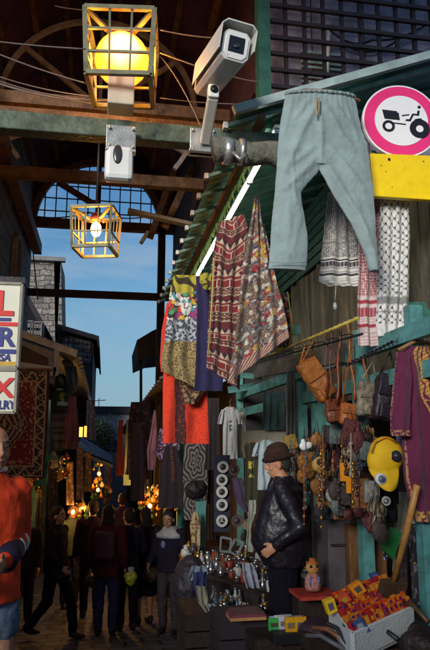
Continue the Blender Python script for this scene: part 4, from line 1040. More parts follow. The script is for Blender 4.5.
# table under carton, bags at the lower right
def crate(label,cx,Y,w,d,zt,h,m=darkwood,name='wooden_crate',z=None):
    root=thing(name,label,'crate',(cx,Y,zt-h))
    for i in range(4):
        hh=h/4; 
        for (x,y,sx,sy) in ((cx,Y-d/2,w,.018),(cx,Y+d/2,w,.018),(cx-w/2,Y,.018,d-.02),(cx+w/2,Y,.018,d-.02)):
            g=MB(); g.box((x,y,zt-h+hh*(i+.5)),(sx,sy,hh-.012)); g.build('slat',m,root)
    g=MB(); g.box((cx,Y,zt-.005),(w,d,.012)); g.build('lid',m,root)
    return root
p=P(380,648,3.9); crate('dark slatted crate under the white carton',p.x,4.05,.75,.5,p.z+.02,.42)
p=P(292,646,4.4); crate('dark slatted crate carrying the postcard holder',p.x,4.75,.42,.4,p.z+.0,.40)
p=P(245,618,4.9); crate('dark box stand carrying the flat books',p.x,5.1,.38,.45,p.z-.01,.52,mat('stand_dark',(.03,.022,.028),.7))
p=P(215,618,5.4); crate('low dark brown chest under the silver jars',p.x,5.75,.45,.6,P(215,616,5.4).z,.50,mat('chest_brown',(.06,.03,.02),.7,bump=.4),name='chest')
# postcards holder
def postcards():
    c=P(291,640,4.45); root=thing('card_holder','black tray holder packed with postcards in front of the man','holder',c)
    g=MB(); g.box(c+Vector((0,.05,.02)),(.26,.20,.07)); g.build('tray',black,root,bevel=.004)
    cs=[((.06,.40,.08),'green'),((.55,.56,.6),'white'),((.28,.36,.42),'pale blue'),((.25,.08,.25),'purple'),((.75,.38,.01),'yellow orange'),((.75,.36,.01),'deep yellow'),((.5,.5,.5),'grey white'),((.5,.1,.05),'red')]
    sp=[(-.10,.07,0,.05),(-.05,.10,1,.06),(.0,.11,2,.06),(-.03,.07,1,.06),(.01,.05,3,.06),(.06,.06,6,.06),(.0,.0,4,.07),(.07,-.005,5,.07),(.09,.10,7,.05),(-.08,.12,2,.05)]
    for i,(x,y,k,h) in enumerate(sp):
        q=c+Vector((x,y,.06+h/2)); r_=thing('postcard_pack','%s pack of cards, %s in the black tray'%(cs[k][1],['at its left end','in the middle left','in the centre back','behind the yellow pack','just behind the yellow packs','at right behind the yellow packs','at the front left','at the front right','in the far right corner','in the far left corner'][i]),'card pack',q)
        g=MB(); g.box(q,(.075,.022,h+.03),rot=(random.uniform(-.2,.1),0,0)); g.build('stack',mat('cardp%d'%k,cs[k][0],.4,var=.4,scale=40),r_)
        g=MB(); g.box(q+Vector((0,-.014,.0)),(.05,.002,h*.5),rot=(0,0,0)); g.build('picture',mat('cardpic%d'%(k%3),[(.1,.08,.05),(.3,.2,.1),(.08,.12,.2)][k%3],.4,var=.8,scale=60),r_)
postcards()
# books
for i in range(3):
    c=P(246,616-i*2.0,4.75+.02*i); g=MB(); root=thing('book',['bottom orange edged flat book on the box stand','middle pink flat book on the box stand','top brown flat book on the box stand'][i],'book',c)
    g.box(c,(.26-.02*i,.17,.022),rot=(0,0,.05*i)); g.build('pages',mat('pages%d'%i,[(.50,.25,.08),(.28,.08,.12),(.15,.08,.06)][i],.6,var=.3),root)
    g=MB(); g.box(c+Vector((0,0,.013)),(.265-.02*i,.175,.004),rot=(0,0,.05*i)); g.build('cover',mat('cover%d'%i,[(.25,.05,.10),(.18,.05,.06),(.12,.05,.04)][i],.4,var=.3),root)
# jars on the stall
glassj=mat('jar_silver',(.42,.42,.43),.25,metal=.7,var=.5,scale=12)
stall_z=P(215,585,5.9).z
t=thing('stall_table','low stall table along the right side covered by dark cloth','table',(1.35,6.6,gz(6.6)))
g=MB(); pL=P(196,590,6.2); 
g.poly([(P(196,592,6.5).x,6.5,stall_z-.02),(P(262,592,5.6).x,5.6,stall_z-.02),(2.0,5.8,stall_z-.02),(2.0,8.2,stall_z-.02),(1.05,8.2,stall_z-.02)],(0,0,-.03)); g.build('top',darkwood,t)
g=MB(); g.poly([(1.02,6.45,stall_z-.05),(1.35,5.62,stall_z-.05),(1.35,5.62,gz(5.6)),(1.02,6.45,gz(6.4))],(.03,.03,0)); g.build('cloth_front',mat('stall_cloth',(.03,.02,.025),.9,var=.5,bump=.4),t)
for lx,ly in ((1.1,8.1),(1.95,8.1),(1.95,5.9)):
    g=MB(); g.box((lx,ly,(stall_z-.05+gz(ly))/2),(.05,.05,stall_z-.05-gz(ly))); g.build('leg',darkwood,t)
def jar(p,s,m,kind,label,group):
    r_=thing('jar' if kind<2 else 'trinket_box',label,'jar' if kind<2 else 'trinket',p,group)
    if kind==0: prof=[(.03*s,0),(.035*s,.01),(.035*s,.06*s),(.022*s,.075*s)]
    elif kind==1: prof=[(.02*s,0),(.038*s,.02),(.03*s,.06*s),(.014*s,.08*s),(.014*s,.12*s)]
    else: prof=[(.03*s,0),(.03*s,.03*s)]
    g=MB(); g.lathe(p,prof,12); g.build('body',m,r_)
    g=MB(); z=prof[-1][1]; g.lathe(p+Vector((0,0,z)),[(.026*s,0),(.026*s,.018*s),(.008*s,.024*s)] if kind!=1 else [(.012*s,0),(.016*s,.02*s)],12); g.build('lid',silver if m is not silver else brass,r_)
jm=[glassj,silver,brass,mat('jar_dark',(.06,.05,.06),.3,var=.4),mat('jar_white',(.5,.5,.48),.4,var=.3),mat('jar_red',(.3,.05,.03),.4,var=.4)]
jl=['dull silver jar','bright silver jar','brass jar','dark jar','white jar','red brown jar']
cnt=0
for row in range(8):
    for k in range(13):
        x=1.08+k*.078+random.uniform(-.02,.02); y=5.68+row*.2+random.uniform(-.05,.05)
        if x<1.35-(y-5.62)*.38+.03: continue
        mi=random.choice([0,0,1,1,2,3,3,4,5]); kd=random.choice([0,0,1,2]); 
        jar(Vector((x,y,stall_z-.02)),random.uniform(.8,1.35),jm[mi],kd,'%s among the small wares on the dark stall table'%jl[mi] if kd<2 else 'small round %s trinket on the dark stall table'%jl[mi].replace(' jar',''),'small %s on the stall'%(('%ss'%jl[mi]) if kd<2 else 'round %s trinkets'%jl[mi]))
def drape(name,label,pts,Y,c,cat='cloth'): return hang(name,label,cat,pts,Y,plain(c,.3),folds=2,amp=.03)
drape('draped_cloth','pale blue white cloth slung over the stall end',[(566,192,206),(573,189,208),(580,188,196)],5.5,(.34,.40,.45))
drape('draped_cloth','navy cloth hanging at the stall end under the pale blue one',[(572,193,207),(588,194,206),(600,197,204)],5.45,(.04,.05,.16))
drape('draped_cloth','cream pointed cloth hanging below the navy cloth',[(586,196,206),(604,199,209),(612,205,212)],5.4,(.40,.38,.24))
drape('draped_cloth','white paper cloth slanting in front of the chest',[(604,206,214),(612,210,224),(616,218,226)],5.35,(.42,.44,.42))
for i in range(40):
    q=P(random.uniform(203,262),600,1); y=random.uniform(5.25,5.9); x=random.uniform(.98,1.22) if y>5.45 else random.uniform(1.1,1.38); mi=random.choice([0,0,1,1,2,3,4]); kd=random.choice([0,1,2,2])
    jar(Vector((x,y,P(215,616,5.4).z+.006)),random.uniform(.6,1.0),jm[mi],kd,'small low %s on the chest in front of the stall'%jl[mi],'low %ss on the chest'%jl[mi])
drape('draped_cloth','pale lilac cloth lying on the stall near the man',[(563,242,252),(575,243,257),(588,246,259)],5.6,(.32,.34,.42))
# clutter lower right: bags and bundles
def bundle(name,label,cat,px,py,Y,r3,col,vox=.012,disp=.05,ns=.09,rough=.5):
    c=P(px,py,Y); g=MB(); g.ell(c,r3,18,12); o=g.build(name,mat('bun%.2f%.2f%.2f'%col,col,rough,var=.6,scale=16,bump=.4)); md=o.modifiers.new('r','REMESH'); md.mode='VOXEL'; md.voxel_size=vox; md.use_smooth_shade=True
    tx=bpy.data.textures.new('wr','CLOUDS'); tx.noise_scale=ns; dm=o.modifiers.new('d','DISPLACE'); dm.texture=tx; dm.strength=disp; dm.texture_coords='LOCAL'
    return tag(o,label,cat)
bundle('bundle','black plastic bundle at the lower right behind the carton','bundle',408,628,3.9,(.20,.16,.12),(.02,.015,.02))
bundle('bundle','dark purple bundle lying left of the carton','bundle',318,632,4.3,(.13,.12,.08),(.04,.02,.035))
bundle('bundle','dark brown bundle at the bottom right corner','bundle',424,644,3.6,(.14,.12,.09),(.03,.018,.015))
for i,(a,b,c_) in enumerate((((313,628),(350,645),(.25,.10,.04)),((306,636),(345,650),(.12,.12,.13)),((328,624),(352,650),(.03,.03,.04)),((372,628),(398,640),(.02,.02,.03)),((404,603),(428,622),(.10,.05,.02)))):
    Y=3.95-.05*i; g=MB(); A_=P(*a,Y); B_=P(*b,Y-.2); g.tube([A_,A_.lerp(B_,.4)+Vector((0,0,.03)),B_],.014,8); tag(g.build('leather_belt',mat('belt%d'%i,c_,.4,var=.4)),['tan belt lying left of the carton','grey belt lying in front of the tan belt','black belt by the carton corner','black strap in front of the white carton side','dark brown strap at the right of the carton'][i],'belt')

# more small goods on the right shop front
def pouch(px,py,X,w,h,col,nm,kind):
    Y=YX(px,py,X); c=P(px,py,Y); root=thing('pouch','small %s %s hanging in the crowded shop front'%(nm,kind),'pouch',c,'small %s %ss hanging in the shop front'%(nm,kind))
    m=mat('pouch_'+nm.replace(' ','_'),col,.6,var=.8,scale=35,bump=.5,bscale=90)
    g=MB(); tl=random.uniform(-.3,.3)
    if kind=='purse': g.ell(c,(w/2,w*.22,h/2),12,8,rot=(0,tl,0)); g.tube([c+Vector((0,0,h*.3)),c+Vector((0,0,h*.62))],w*.16,8)
    elif kind=='hat': g.lathe(c,[(w*.62,0),(w*.60,.01),(w*.36,.015),(w*.33,h*.3),(w*.15,h*.42)],16,rot=(1.2,tl,0))
    else: g.box(c,(w,w*.3,h),rot=(0,tl,0))
    g.build('body',m,root,bevel=.006 if kind=='box bag' else 0)
    g=MB(); g.tube([c+Vector((-w*.25,0,h*.35)),c+Vector((0,0,h*.5+.10)),c+Vector((w*.25,0,h*.35))],.004,5); g.build('strap',blackmetal,root)
cs=[((.05,.035,.03),'dark brown'),((.30,.12,.03),'orange brown'),((.02,.018,.025),'black'),((.25,.20,.12),'sand coloured'),((.10,.02,.02),'dark red'),((.10,.13,.12),'grey green'),((.30,.28,.26),'pale grey'),((.25,.16,.03),'mustard')]
random.seed(21)
for i in range(92):
    z_=random.random()
    if z_<.45: px,py=random.uniform(286,334),random.uniform(440,512)
    elif z_<.8: px,py=random.uniform(334,372),random.uniform(432,515)
    elif z_<.9: px,py=random.uniform(366,382),random.uniform(488,535)
    else: px,py=random.uniform(232,262),random.uniform(500,560)
    col,nm=random.choice(cs); w=random.uniform(.06,.13); pouch(px,py,random.uniform(1.62,1.93) if px>262 else 1.95,w,w*random.uniform(1,1.6),col,nm,random.choice(['purse','purse','box bag','hat']))
for i,(l,r_,t_,b_,X,c) in enumerate(((288,299,430,520,1.98,(.05,.05,.055)),(322,334,425,560,1.99,(.02,.016,.022)),(366,378,440,470,1.95,(.10,.05,.03)),(395,408,545,640,2.0,(.03,.02,.03)),(300,312,500,580,2.0,(.025,.02,.03)),(205,216,470,545,1.9,(.02,.015,.02)),(244,256,552,575,1.9,(.06,.06,.07)))):
    hang('garment',['grey striped garment left of the orange purses','black garment behind the trinket strings','brown cloth behind the tapestry backpack','dark cloth below the dustpan','dark garment between the man and the locker','long black cloth left of the plate strip','grey cloth low behind the stall jars'][i],'garment',[(t_,l+1,r_-1),(b_,l,r_)],YX((l+r_)/2,t_,X),stripes(c,tuple(k*1.8 for k in c),.04),folds=3)
# ------------------------------------------------------------------ people
skin=mat('skin',(.50,.235,.125),.55,var=.15,scale=20); skindk=mat('skin_tan',(.30,.15,.09),.55,var=.15,scale=20)
def person(label,loc,face,h=1.7,J=None,skinm=None,top=(.02,.02,.03),bottom=(.02,.02,.03),shoe=(.02,.015,.015),hair=(.02,.012,.01),belly=0,shorts=False,jacket_low=.86,topm=None,botm=None,bald=False,long_hair=False,grip=None,skirt=False,head_turn=(0,0),name='person',coarse=1.0,slv=True,wide=1.0):
    s=h/1.72; root=thing(name,label,'person',Vector(loc)); root.rotation_euler=(0,0,0)
    Rz=Matrix.Rotation(face,3,'Z')
    j=dict(pelvis=(0,0,.95),waist=(0,0,1.08),chest=(0,.0,1.28),neck=(0,-.01,1.46),head=(0,.015,1.60),shL=(-.185,0,1.40),shR=(.185,0,1.40),elL=(-.24,-.02,1.13),elR=(.24,-.02,1.13),wrL=(-.25,.06,.89),wrR=(.25,.06,.89),hiL=(-.09,0,.92),hiR=(.09,0,.92),knL=(-.10,.02,.50),knR=(.10,.02,.50),anL=(-.10,-.02,.09),anR=(.10,-.02,.09))
    if J: j.update(J)
    T=lambda v: Vector(loc)+Rz@(Vector(v)*s)
    q={k:T(v) for k,v in j.items()}
    sk=skinm or skin
    def D(v): return Rz@Vector(v)
    e_rot=(0,0,face)
    def cap(g,a,b,ra,rb,n=10):
        a=Vector(a);b=Vector(b); g.tube([a.lerp(b,i/4) for i in range(5)],[ra+(rb-ra)*i/4 for i in range(5)],12); g.ell(a,ra,12,8); g.ell(b,rb,12,8)
    hd=q['head']; Hr=(head_turn[1],0,face+head_turn[0]); HM=Euler(Hr).to_matrix(); HT=lambda x,y,z: hd+HM@(Vector((x,y,z))*s)
    # body
    g=MB()
    g.ell(HT(0,-.008,.035),(.078*s,.095*s,.098*s),20,14,rot=Hr); g.ell(HT(0,.022,-.045),(.058*s,.066*s,.07*s),16,12,rot=Hr); g.ell(HT(0,.065,-.088),(.025*s,.02*s,.018*s),10,8,rot=Hr)
    g.ell(HT(0,.094,-.012),(.015*s,.026*s,.018*s),10,8,rot=Hr); g.ell(HT(0,.085,.018),(.011*s,.02*s,.03*s),10,8,rot=Hr)
    for sx in (-1,1): g.ell(HT(sx*.08,-.005,-.008),(.012*s,.022*s,.034*s),10,8,rot=Hr); g.ell(HT(sx*.035,.07,.045),(.028*s,.014*s,.01*s),10,6,rot=Hr); g.ell(HT(sx*.04,.058,-.025),(.022*s,.02*s,.02*s),10,6,rot=Hr)
    g.ell(HT(0,.082,-.048),(.026*s,.012*s,.008*s),10,6,rot=Hr); g.ell(HT(0,.080,-.060),(.022*s,.012*s,.008*s),10,6,rot=Hr)
    cap(g,q['neck'],hd-Vector((0,0,.05*s)),.058*s,.055*s)
    g.ell(q['chest'],(.16*s,.10*s,.17*s),18,12,rot=e_rot); g.ell(q['waist'],(.135*s,.095*s,.13*s),18,12,rot=e_rot); g.ell(q['pelvis'],(.15*s,.10*s,.12*s),18,12,rot=e_rot)
    cap(g,q['neck'],q['chest'],.06*s,.10*s)
    for a in 'LR':
        sd=-1 if a=='L' else 1
        cap(g,q['chest']+Vector((0,0,.08*s)),q['sh'+a],.07*s,.055*s); cap(g,q['sh'+a],q['el'+a],.05*s,.038*s); cap(g,q['el'+a],q['wr'+a],.037*s,.025*s)
        cap(g,q['hi'+a],q['kn'+a],.08*s,.052*s); cap(g,q['kn'+a],q['an'+a],.052*s,.036*s); cap(g,q['kn'+a].lerp(q['an'+a],.1)-D((0,.02*s,0)),q['kn'+a].lerp(q['an'+a],.5)-D((0,.015*s,0)),.045*s,.045*s)
        # hand
        d=(q['wr'+a]-q['el'+a]).normalized(); w=q['wr'+a]; side=d.cross(D((-sd,0,0))).normalized() if abs(d.dot(D((1,0,0))))<.9 else d.cross(D((0,0,1))).normalized()
        nrm=d.cross(side).normalized(); pc=w+d*.05*s
        M=Matrix((side,nrm,d)).transposed(); eu=M.to_euler()
        g.ell(pc,(.040*s,.018*s,.052*s),12,8,rot=eu)
        inw=D((-sd,0,0)); inw=(inw-d*inw.dot(d)).normalized() if (inw-d*inw.dot(d)).length>.1 else nrm
        for f,(o_,l) in enumerate(((-.030,.062),(-.010,.074),(.010,.070),(.029,.055))):
            b0=pc+side*o_*s+d*.035*s; b1=b0+(d*.8+inw*.25).normalized()*l*.5*s; b2=b1+(d*.55+inw*.7).normalized()*l*.5*s
            g.tube([b0,b1,b2],[.0095*s,.009*s,.0075*s],8); g.ell(b2,.0075*s,8,6)
        th=-side if D((0,1,0)).dot(-side)>0 else side
        b0=pc+th*.03*s-d*.02*s; b1=b0+(th*.7+d*.6)*.032*s; b2=b1+(th*.25+d*.9)*.028*s; g.tube([b0,b1,b2],[.012*s,.011*s,.009*s],8); g.ell(b2,.009*s,8,6)
    o=g.build('body',sk,root); md=o.modifiers.new('r','REMESH'); md.mode='VOXEL'; md.voxel_size=.0075*coarse; md.use_smooth_shade=True; sm=o.modifiers.new('s','SMOOTH'); sm.iterations=2
    # eyes, brows
    for sx in (-1,1):
        g=MB(); g.ell(HT(sx*.032,.078,.022),(.012*s,.008*s,.008*s),10,8,rot=Hr); g.build('eye',mat('eye_white',(.55,.52,.48),.3),root)
        g=MB(); g.ell(HT(sx*.032,.0855,.022),(.0055*s,.003*s,.0055*s),8,6,rot=Hr); g.build('iris',black,root)
        g=MB(); g.tube([HT(sx*.016,.088,.046),HT(sx*.034,.087,.052),HT(sx*.052,.074,.044)],.0045*s,6); g.build('eyebrow',mat('brow',(.04,.03,.02),.8),root)
    g=MB(); g.tube([HT(-.022,.088,-.054),HT(0,.096,-.053),HT(.022,.088,-.054)],[.003*s,.005*s,.003*s],6); g.build('lips',mat('lips',(.25,.09,.07),.5),root)
    if not bald:
        hm=mat('hair_%.2f%.2f'%hair[:2],hair,.6,var=.6,scale=50,bump=.8,bscale=90)
        g=MB(); g.ell(HT(0,-.025,.055),(.088*s,.098*s,.098*s),18,12,rot=Hr); g.ell(HT(0,-.06,-.0),(.075*s,.06*s,.08*s),16,10,rot=Hr)
        if long_hair: g.ell(HT(0,-.055,-.08),(.085*s,.06*s,.13*s),16,10,rot=Hr)
        o=g.build('hair',hm,root); md=o.modifiers.new('r','REMESH'); md.mode='VOXEL'; md.voxel_size=.009; md.use_smooth_shade=True
        tx=bpy.data.textures.new('wr','CLOUDS'); tx.noise_scale=.02; dm=o.modifiers.new('d','DISPLACE'); dm.texture=tx; dm.strength=.012
    # top
    g=MB(); c=.018*s
    hemz=loc[2]+jacket_low*s; pv=q['pelvis']; key=[(Vector((pv.x,pv.y,hemz)),.185,.14),(pv+D((0,belly*.45,.02)),.182+belly*.4,.138+belly*.8),(q['waist']+D((0,belly*.5,0)),.178+belly*.45,.134+belly*.80),(q['chest']+D((0,belly*.25,-.03)),.19+belly*.2,.138+belly*.3),(q['chest']+D((0,0,.10*s)),.195,.118),(q['neck']-Vector((0,0,.03*s)),.125,.095),(q['neck']+Vector((0,0,.03*s)),.072,.072)]
    lr=[]
    for i in range(len(key)-1):
        for k in range(4): t=k/4; t2=t*t*(3-2*t)*.5+t*.5; lr.append((key[i][0].lerp(key[i+1][0],t),(key[i][1]+(key[i+1][1]-key[i][1])*t2)*s,(key[i][2]+(key[i+1][2]-key[i][2])*t2)*s))
    lr.append((key[-1][0],key[-1][1]*s,key[-1][2]*s)); lr=[(c_,a_*(1+(wide-1)*min(1,(len(lr)-1-i_)/8)),b_*(1+(wide-1)*min(1,(len(lr)-1-i_)/8))) for i_,(c_,a_,b_) in enumerate(lr)]; g.loft(lr,face)
    for a in 'LR':
        cap(g,q['chest']+Vector((0,0,.08*s)),q['sh'+a]-Vector((0,0,.008*s)),.09*s,.072*s)
        if slv: cap(g,q['sh'+a],q['el'+a],.073*s,.060*s); cap(g,q['el'+a],q['el'+a].lerp(q['wr'+a],.93),.060*s,.044*s)
        else: cap(g,q['sh'+a],q['sh'+a].lerp(q['el'+a],.6),.07*s,.06*s)
    tm_=topm or mat('top_%.2f%.2f%.2f'%top,tuple(k*.8 for k in top),.95,var=.3,bump=.3,bscale=40,spec=.1)
    o=g.build('jacket',tm_,root); md=o.modifiers.new('r','REMESH'); md.mode='VOXEL'; md.voxel_size=.011*coarse; md.use_smooth_shade=True
    tx=bpy.data.textures.new('wr','CLOUDS'); tx.noise_scale=.07; dm=o.modifiers.new('d','DISPLACE'); dm.texture=tx; dm.strength=.016; dm.mid_level=.4; sm=o.modifiers.new('s','SMOOTH'); sm.iterations=2
    # collar
    g=MB(); 
    for k in range(14):
        t0=2*math.pi*k/14-math.pi/2; t1=2*math.pi*(k+1)/14-math.pi/2
        if k in (0,13) : pass
        g.beam(q['neck']+D((.068*s*math.cos(t0),.07*s*math.sin(t0)-.0,.015*s)),q['neck']+D((.068*s*math.cos(t1),.07*s*math.sin(t1),.015*s)),.014,.05*s)
    g.build('collar',tm_,root)
    # trousers
    g=MB(); bm_=botm or mat('bot_%.2f%.2f%.2f'%bottom,tuple(k*.8 for k in bottom),.95,var=.3,bump=.3,bscale=40,spec=.1)
    g.ell(q['pelvis']-Vector((0,0,.02*s)),(.165*s,.12*s,.12*s),18,12,rot=e_rot)
    for a in 'LR':
        if shorts: cap(g,q['hi'+a],q['hi'+a].lerp(q['kn'+a],.45),.10*s,.092*s)
        elif skirt: cap(g,q['hi'+a],q['kn'+a],.12*s,.13*s)
        else: k_=1+(wide-1)*1.6; cap(g,q['hi'+a],q['kn'+a],.098*s*k_,.076*s*k_); cap(g,q['kn'+a],q['kn'+a].lerp(q['an'+a],.93),.076*s*k_,.062*s*k_)
    o=g.build('trousers' if not (shorts or skirt) else ('shorts' if shorts else 'skirt'),bm_,root); md=o.modifiers.new('r','REMESH'); md.mode='VOXEL'; md.voxel_size=.011*coarse; md.use_smooth_shade=True
    tx=bpy.data.textures.new('wr','CLOUDS'); tx.noise_scale=.06; dm=o.modifiers.new('d','DISPLACE'); dm.texture=tx; dm.strength=.025
    for a in 'LR':
        an=q['an'+a]; g=MB(); g.ell(an+D((0,.06*s,-.05*s)),(.045*s,.13*s,.042*s),14,10,rot=e_rot); g.ell(an+D((0,-.01*s,-.02*s)),(.045*s,.055*s,.06*s),12,8,rot=e_rot)
        o=g.build('shoe',mat('shoe_%.2f'%shoe[0],shoe,.5,var=.3),root); md=o.modifiers.new('r','REMESH'); md.mode='VOXEL'; md.voxel_size=.009; md.use_smooth_shade=True
    return root,q,T,D,HT,Hr,s
def G(px,py,Y,dy=0): 
    p=P(px,py,Y); return Vector((p.x,Y,gz(Y)))
# man in brown cap, facing left(-X) and a bit away, hand in pocket
p=G(286,560,5.2)
lea=mat('black_leather_jacket',(.012,.009,.015),.36,var=.4,bump=.35,bscale=26,spec=.5)
root,q,T,D,HT,Hr,s=person('stout man in a brown knitted cap and black leather jacket standing beside the stall',p,R(66),h=1.72,
   J=dict(wrR=(.22,.12,.96),elR=(.27,-.10,1.13),wrL=(-.315,.03,.985),elL=(-.33,-.16,1.13),head=(0,.055,1.585),neck=(0,.01,1.45)),top=(.014,.010,.016),bottom=(.012,.010,.018),belly=.075,wide=1.24,topm=lea,bald=False,hair=(.03,.025,.02),jacket_low=.80,head_turn=(.22,-.2))
g=MB(); g.tube([q['neck']+D((.0,.10,-.03)),q['chest']+D((.0,.175,.02)),q['waist']+D((.0,.225,.0)),q['pelvis']+D((.0,.215,-.05))],.008,6); g.build('zip',steel,root)
for sx in (-1,1):
    g=MB(); g.add([q['neck']+D((sx*.03,.085,.03)),q['neck']+D((sx*.10,.05,.02)),q['chest']+D((sx*.13,.15,.02)),q['chest']+D((sx*.02,.185,-.05))],[(0,1,2,3)]); o=g.build('lapel',lea,root); md=o.modifiers.new('s','SOLIDIFY'); md.thickness=.014
g=MB(); g.tube([q['elL'].lerp(q['wrL'],.86),q['elL'].lerp(q['wrL'],.95)],.052,14); g.build('cuff',lea,root)
kn=mat('brown_knit',(.055,.022,.012),.95,var=.5,scale=30,bump=1,bscale=120)
g=MB(); g.ell(HT(0,-.012,.075),(.098*s,.112*s,.088*s),20,14,rot=Hr); g.ell(HT(0,-.02,.115),(.085*s,.095*s,.065*s),20,14,rot=Hr); o=g.build('knit_cap',kn,root)
md=o.modifiers.new('r','REMESH'); md.mode='VOXEL'; md.voxel_size=.008; md.use_smooth_shade=True; tx=bpy.data.textures.new('wr','CLOUDS'); tx.noise_scale=.03; dm=o.modifiers.new('d','DISPLACE'); dm.texture=tx; dm.strength=.01
g=MB(); n=28
for k in range(n):
    t0=2*math.pi*k/n;t1=2*math.pi*(k+1)/n
    g.tube([HT(.096*math.cos(t0),-.012+.112*math.sin(t0),.052),HT(.096*math.cos(t1),-.012+.112*math.sin(t1),.052)],.022*s,8)
g.build('cap_brim',kn,root)
# red jacket man at left edge, walking toward camera
p=Vector((P(-15,560,3.6).x,3.6,0))
root,q,T,D,HT,Hr,s=person('balding man in a bright red jacket and denim shorts walking at the left edge',p,R(215),h=1.74,
   J=dict(shL=(-.165,0,1.39),wrL=(.02,.24,1.07),elL=(-.20,-.03,1.13),wrR=(.18,.22,1.0),elR=(.22,.0,1.12),knL=(-.10,.06,.50),anL=(-.10,.02,.09),knR=(.10,.12,.52),anR=(.10,-.1,.15)),top=(.62,.035,.012),bottom=(.14,.19,.26),shorts=True,bald=True,skinm=skin,jacket_low=.85,topm=mat('red_jacket',(.78,.055,.010),.7,var=.15,bump=.3,bscale=30))
g=MB(); g.tube([q['elL'].lerp(q['wrL'],t)+D((0,0,0)) for t in (.1,.16)],.066,14); g.tube([q['elL'].lerp(q['wrL'],t) for t in (.42,.93)],.062,14,mi=1); g.tube([q['elL'].lerp(q['wrL'],t) for t in (.36,.42)],.064,14,mi=0); g.build('sleeve_band',[whitep,mat('navy_sleeve',(.012,.01,.03),.7)],root)
g=MB()
for k in range(12):
    t0=math.pi*2*k/12; t1=math.pi*2*(k+1)/12; g.tube([q['neck']+D((.075*math.cos(t0),.075*math.sin(t0)+.01,.045)),q['neck']+D((.075*math.cos(t1),.075*math.sin(t1)+.01,.045))],.014,6)
g.build('white_collar',whitep,root)
g=MB(); g.ell(HT(0,-.03,.012),(.083*s,.09*s,.055*s),16,10,rot=Hr); g.build('hair_fringe',mat('hair_grey',(.10,.08,.07),.8,var=.5,bump=.6,bscale=90),root)
walkL=dict(knL=(-.09,.20,.53),anL=(-.09,.26,.10),knR=(.09,-.05,.50),anR=(.09,-.32,.16),wrL=(-.24,-.12,.92),elL=(-.25,-.10,1.15),wrR=(.23,.22,.98),elR=(.25,.05,1.14))
person('dark haired walker in black striding right along the lane',G(54,600,9.2),R(-115),h=1.68,J=walkL,top=(.018,.010,.018),bottom=(.014,.010,.016),hair=(.012,.008,.008),coarse=1.2,long_hair=True)
def backpack(root,q,D,s,col,name='backpack'):
    g=MB(); c=q['chest']+D((0,-.17*s,-.06*s)); g.box(c,(.28*s,.14*s,.38*s),rot=(0,0,FACE[0])); o=g.build(name,mat('bp%.2f%.2f%.2f'%col,col,.7,var=.3,bump=.3),None,bevel=.04); return o
FACE=[0]
r_=person('person in a dark red jacket and blue jeans seen from behind in the lane',G(106,600,9.3),R(-12),h=1.68,top=(.075,.012,.025),bottom=(.045,.045,.11),hair=(.015,.008,.006),coarse=1.2,long_hair=True,jacket_low=.78)
FACE[0]=R(-8); bp=backpack(r_[0],r_[1],r_[3],r_[6],(.05,.010,.022)); tag(bp,'dark red backpack on the person in blue jeans','backpack')
r_=person('person in black seen from behind beside the one in blue jeans',G(127,600,9.6),R(15),h=1.63,J=dict(wrR=(.22,.18,.98),elR=(.25,.0,1.13)),top=(.02,.014,.035),bottom=(.016,.010,.02),hair=(.02,.010,.008),coarse=1.2)
g=MB(); c=P(131,578,9.2); tb=thing('shopping_bag','yellow green plastic bag carried by the person in black','bag',c); blob('bag',tb,[(c,(.085,.06,.10))],mat('yellow_bag',(.35,.36,.02),.5,var=.8,scale=18),.009,.03); blob('top',tb,[(c+Vector((0,0,.11)),(.05,.04,.04))],mat('grey_bag',(.30,.30,.32),.5,var=.6),.008,.03)
g=MB(); g.tube([c+Vector((-.02,0,.13)),c+Vector((0,0,.22)),c+Vector((.02,0,.13))],.006,6); g.build('handle',black,tb)
person('person in a long black skirt between the walkers in the lane',G(144,600,9.9),R(20),h=1.62,top=(.02,.012,.02),bottom=(.018,.010,.016),skirt=True,long_hair=True,hair=(.015,.01,.008),coarse=1.3)
r_=person('dark haired young man in a black jacket with a white collar looking down',G(169,600,9.2),R(150),h=1.62,J=dict(wrL=(-.26,.08,.93),wrR=(.24,.16,.98),head=(0,.05,1.59)),top=(.018,.014,.03),bottom=(.055,.045,.055),hair=(.012,.008,.008),skinm=skindk,coarse=1.0,head_turn=(.1,-.35))
root,q,T,D,HT,Hr,s=r_
g=MB(); g.loft([(q['chest']+D((0,0,.055*s)),.205*s,.142*s),(q['chest']+D((0,0,.11*s)),.212*s,.132*s),(q['neck']-Vector((0,0,.025*s)),.14*s,.108*s),(q['neck']+Vector((0,0,.035*s)),.082*s,.084*s)],R(150))
g.build('white_yoke',mat('white_fabric',(.30,.30,.33),.8,bump=.3),root)
g=MB(); g.ell(q['chest']+D((.04,.135,-.03)),(.035,.012,.05),12,8,rot=(0,0,R(150))); g.build('chest_emblem',mat('blue_emblem',(.12,.15,.30),.6,var=.5),root)
r_=person('tall shadowy person in dark clothes behind the walkers at the left',G(90,600,10.5),R(10),h=1.70,top=(.03,.015,.03),bottom=(.02,.014,.02),hair=(.015,.01,.01),coarse=1.4)
person('person in a grey green top standing back at the left shops',G(69,600,11.2),R(200),h=1.62,top=(.07,.085,.075),bottom=(.03,.03,.06),hair=(.02,.014,.01),coarse=1.4)
person('short shadowy figure in the doorway of the left shops',G(22,600,10.0),R(170),h=1.62,top=(.03,.02,.03),bottom=(.02,.014,.02),hair=(.015,.01,.01),coarse=1.4)
person('distant person in purple seen from behind further down the lane',G(120,600,12.8),R(0),h=1.7,top=(.05,.03,.09),bottom=(.02,.014,.02),hair=(.03,.015,.01),coarse=1.6)
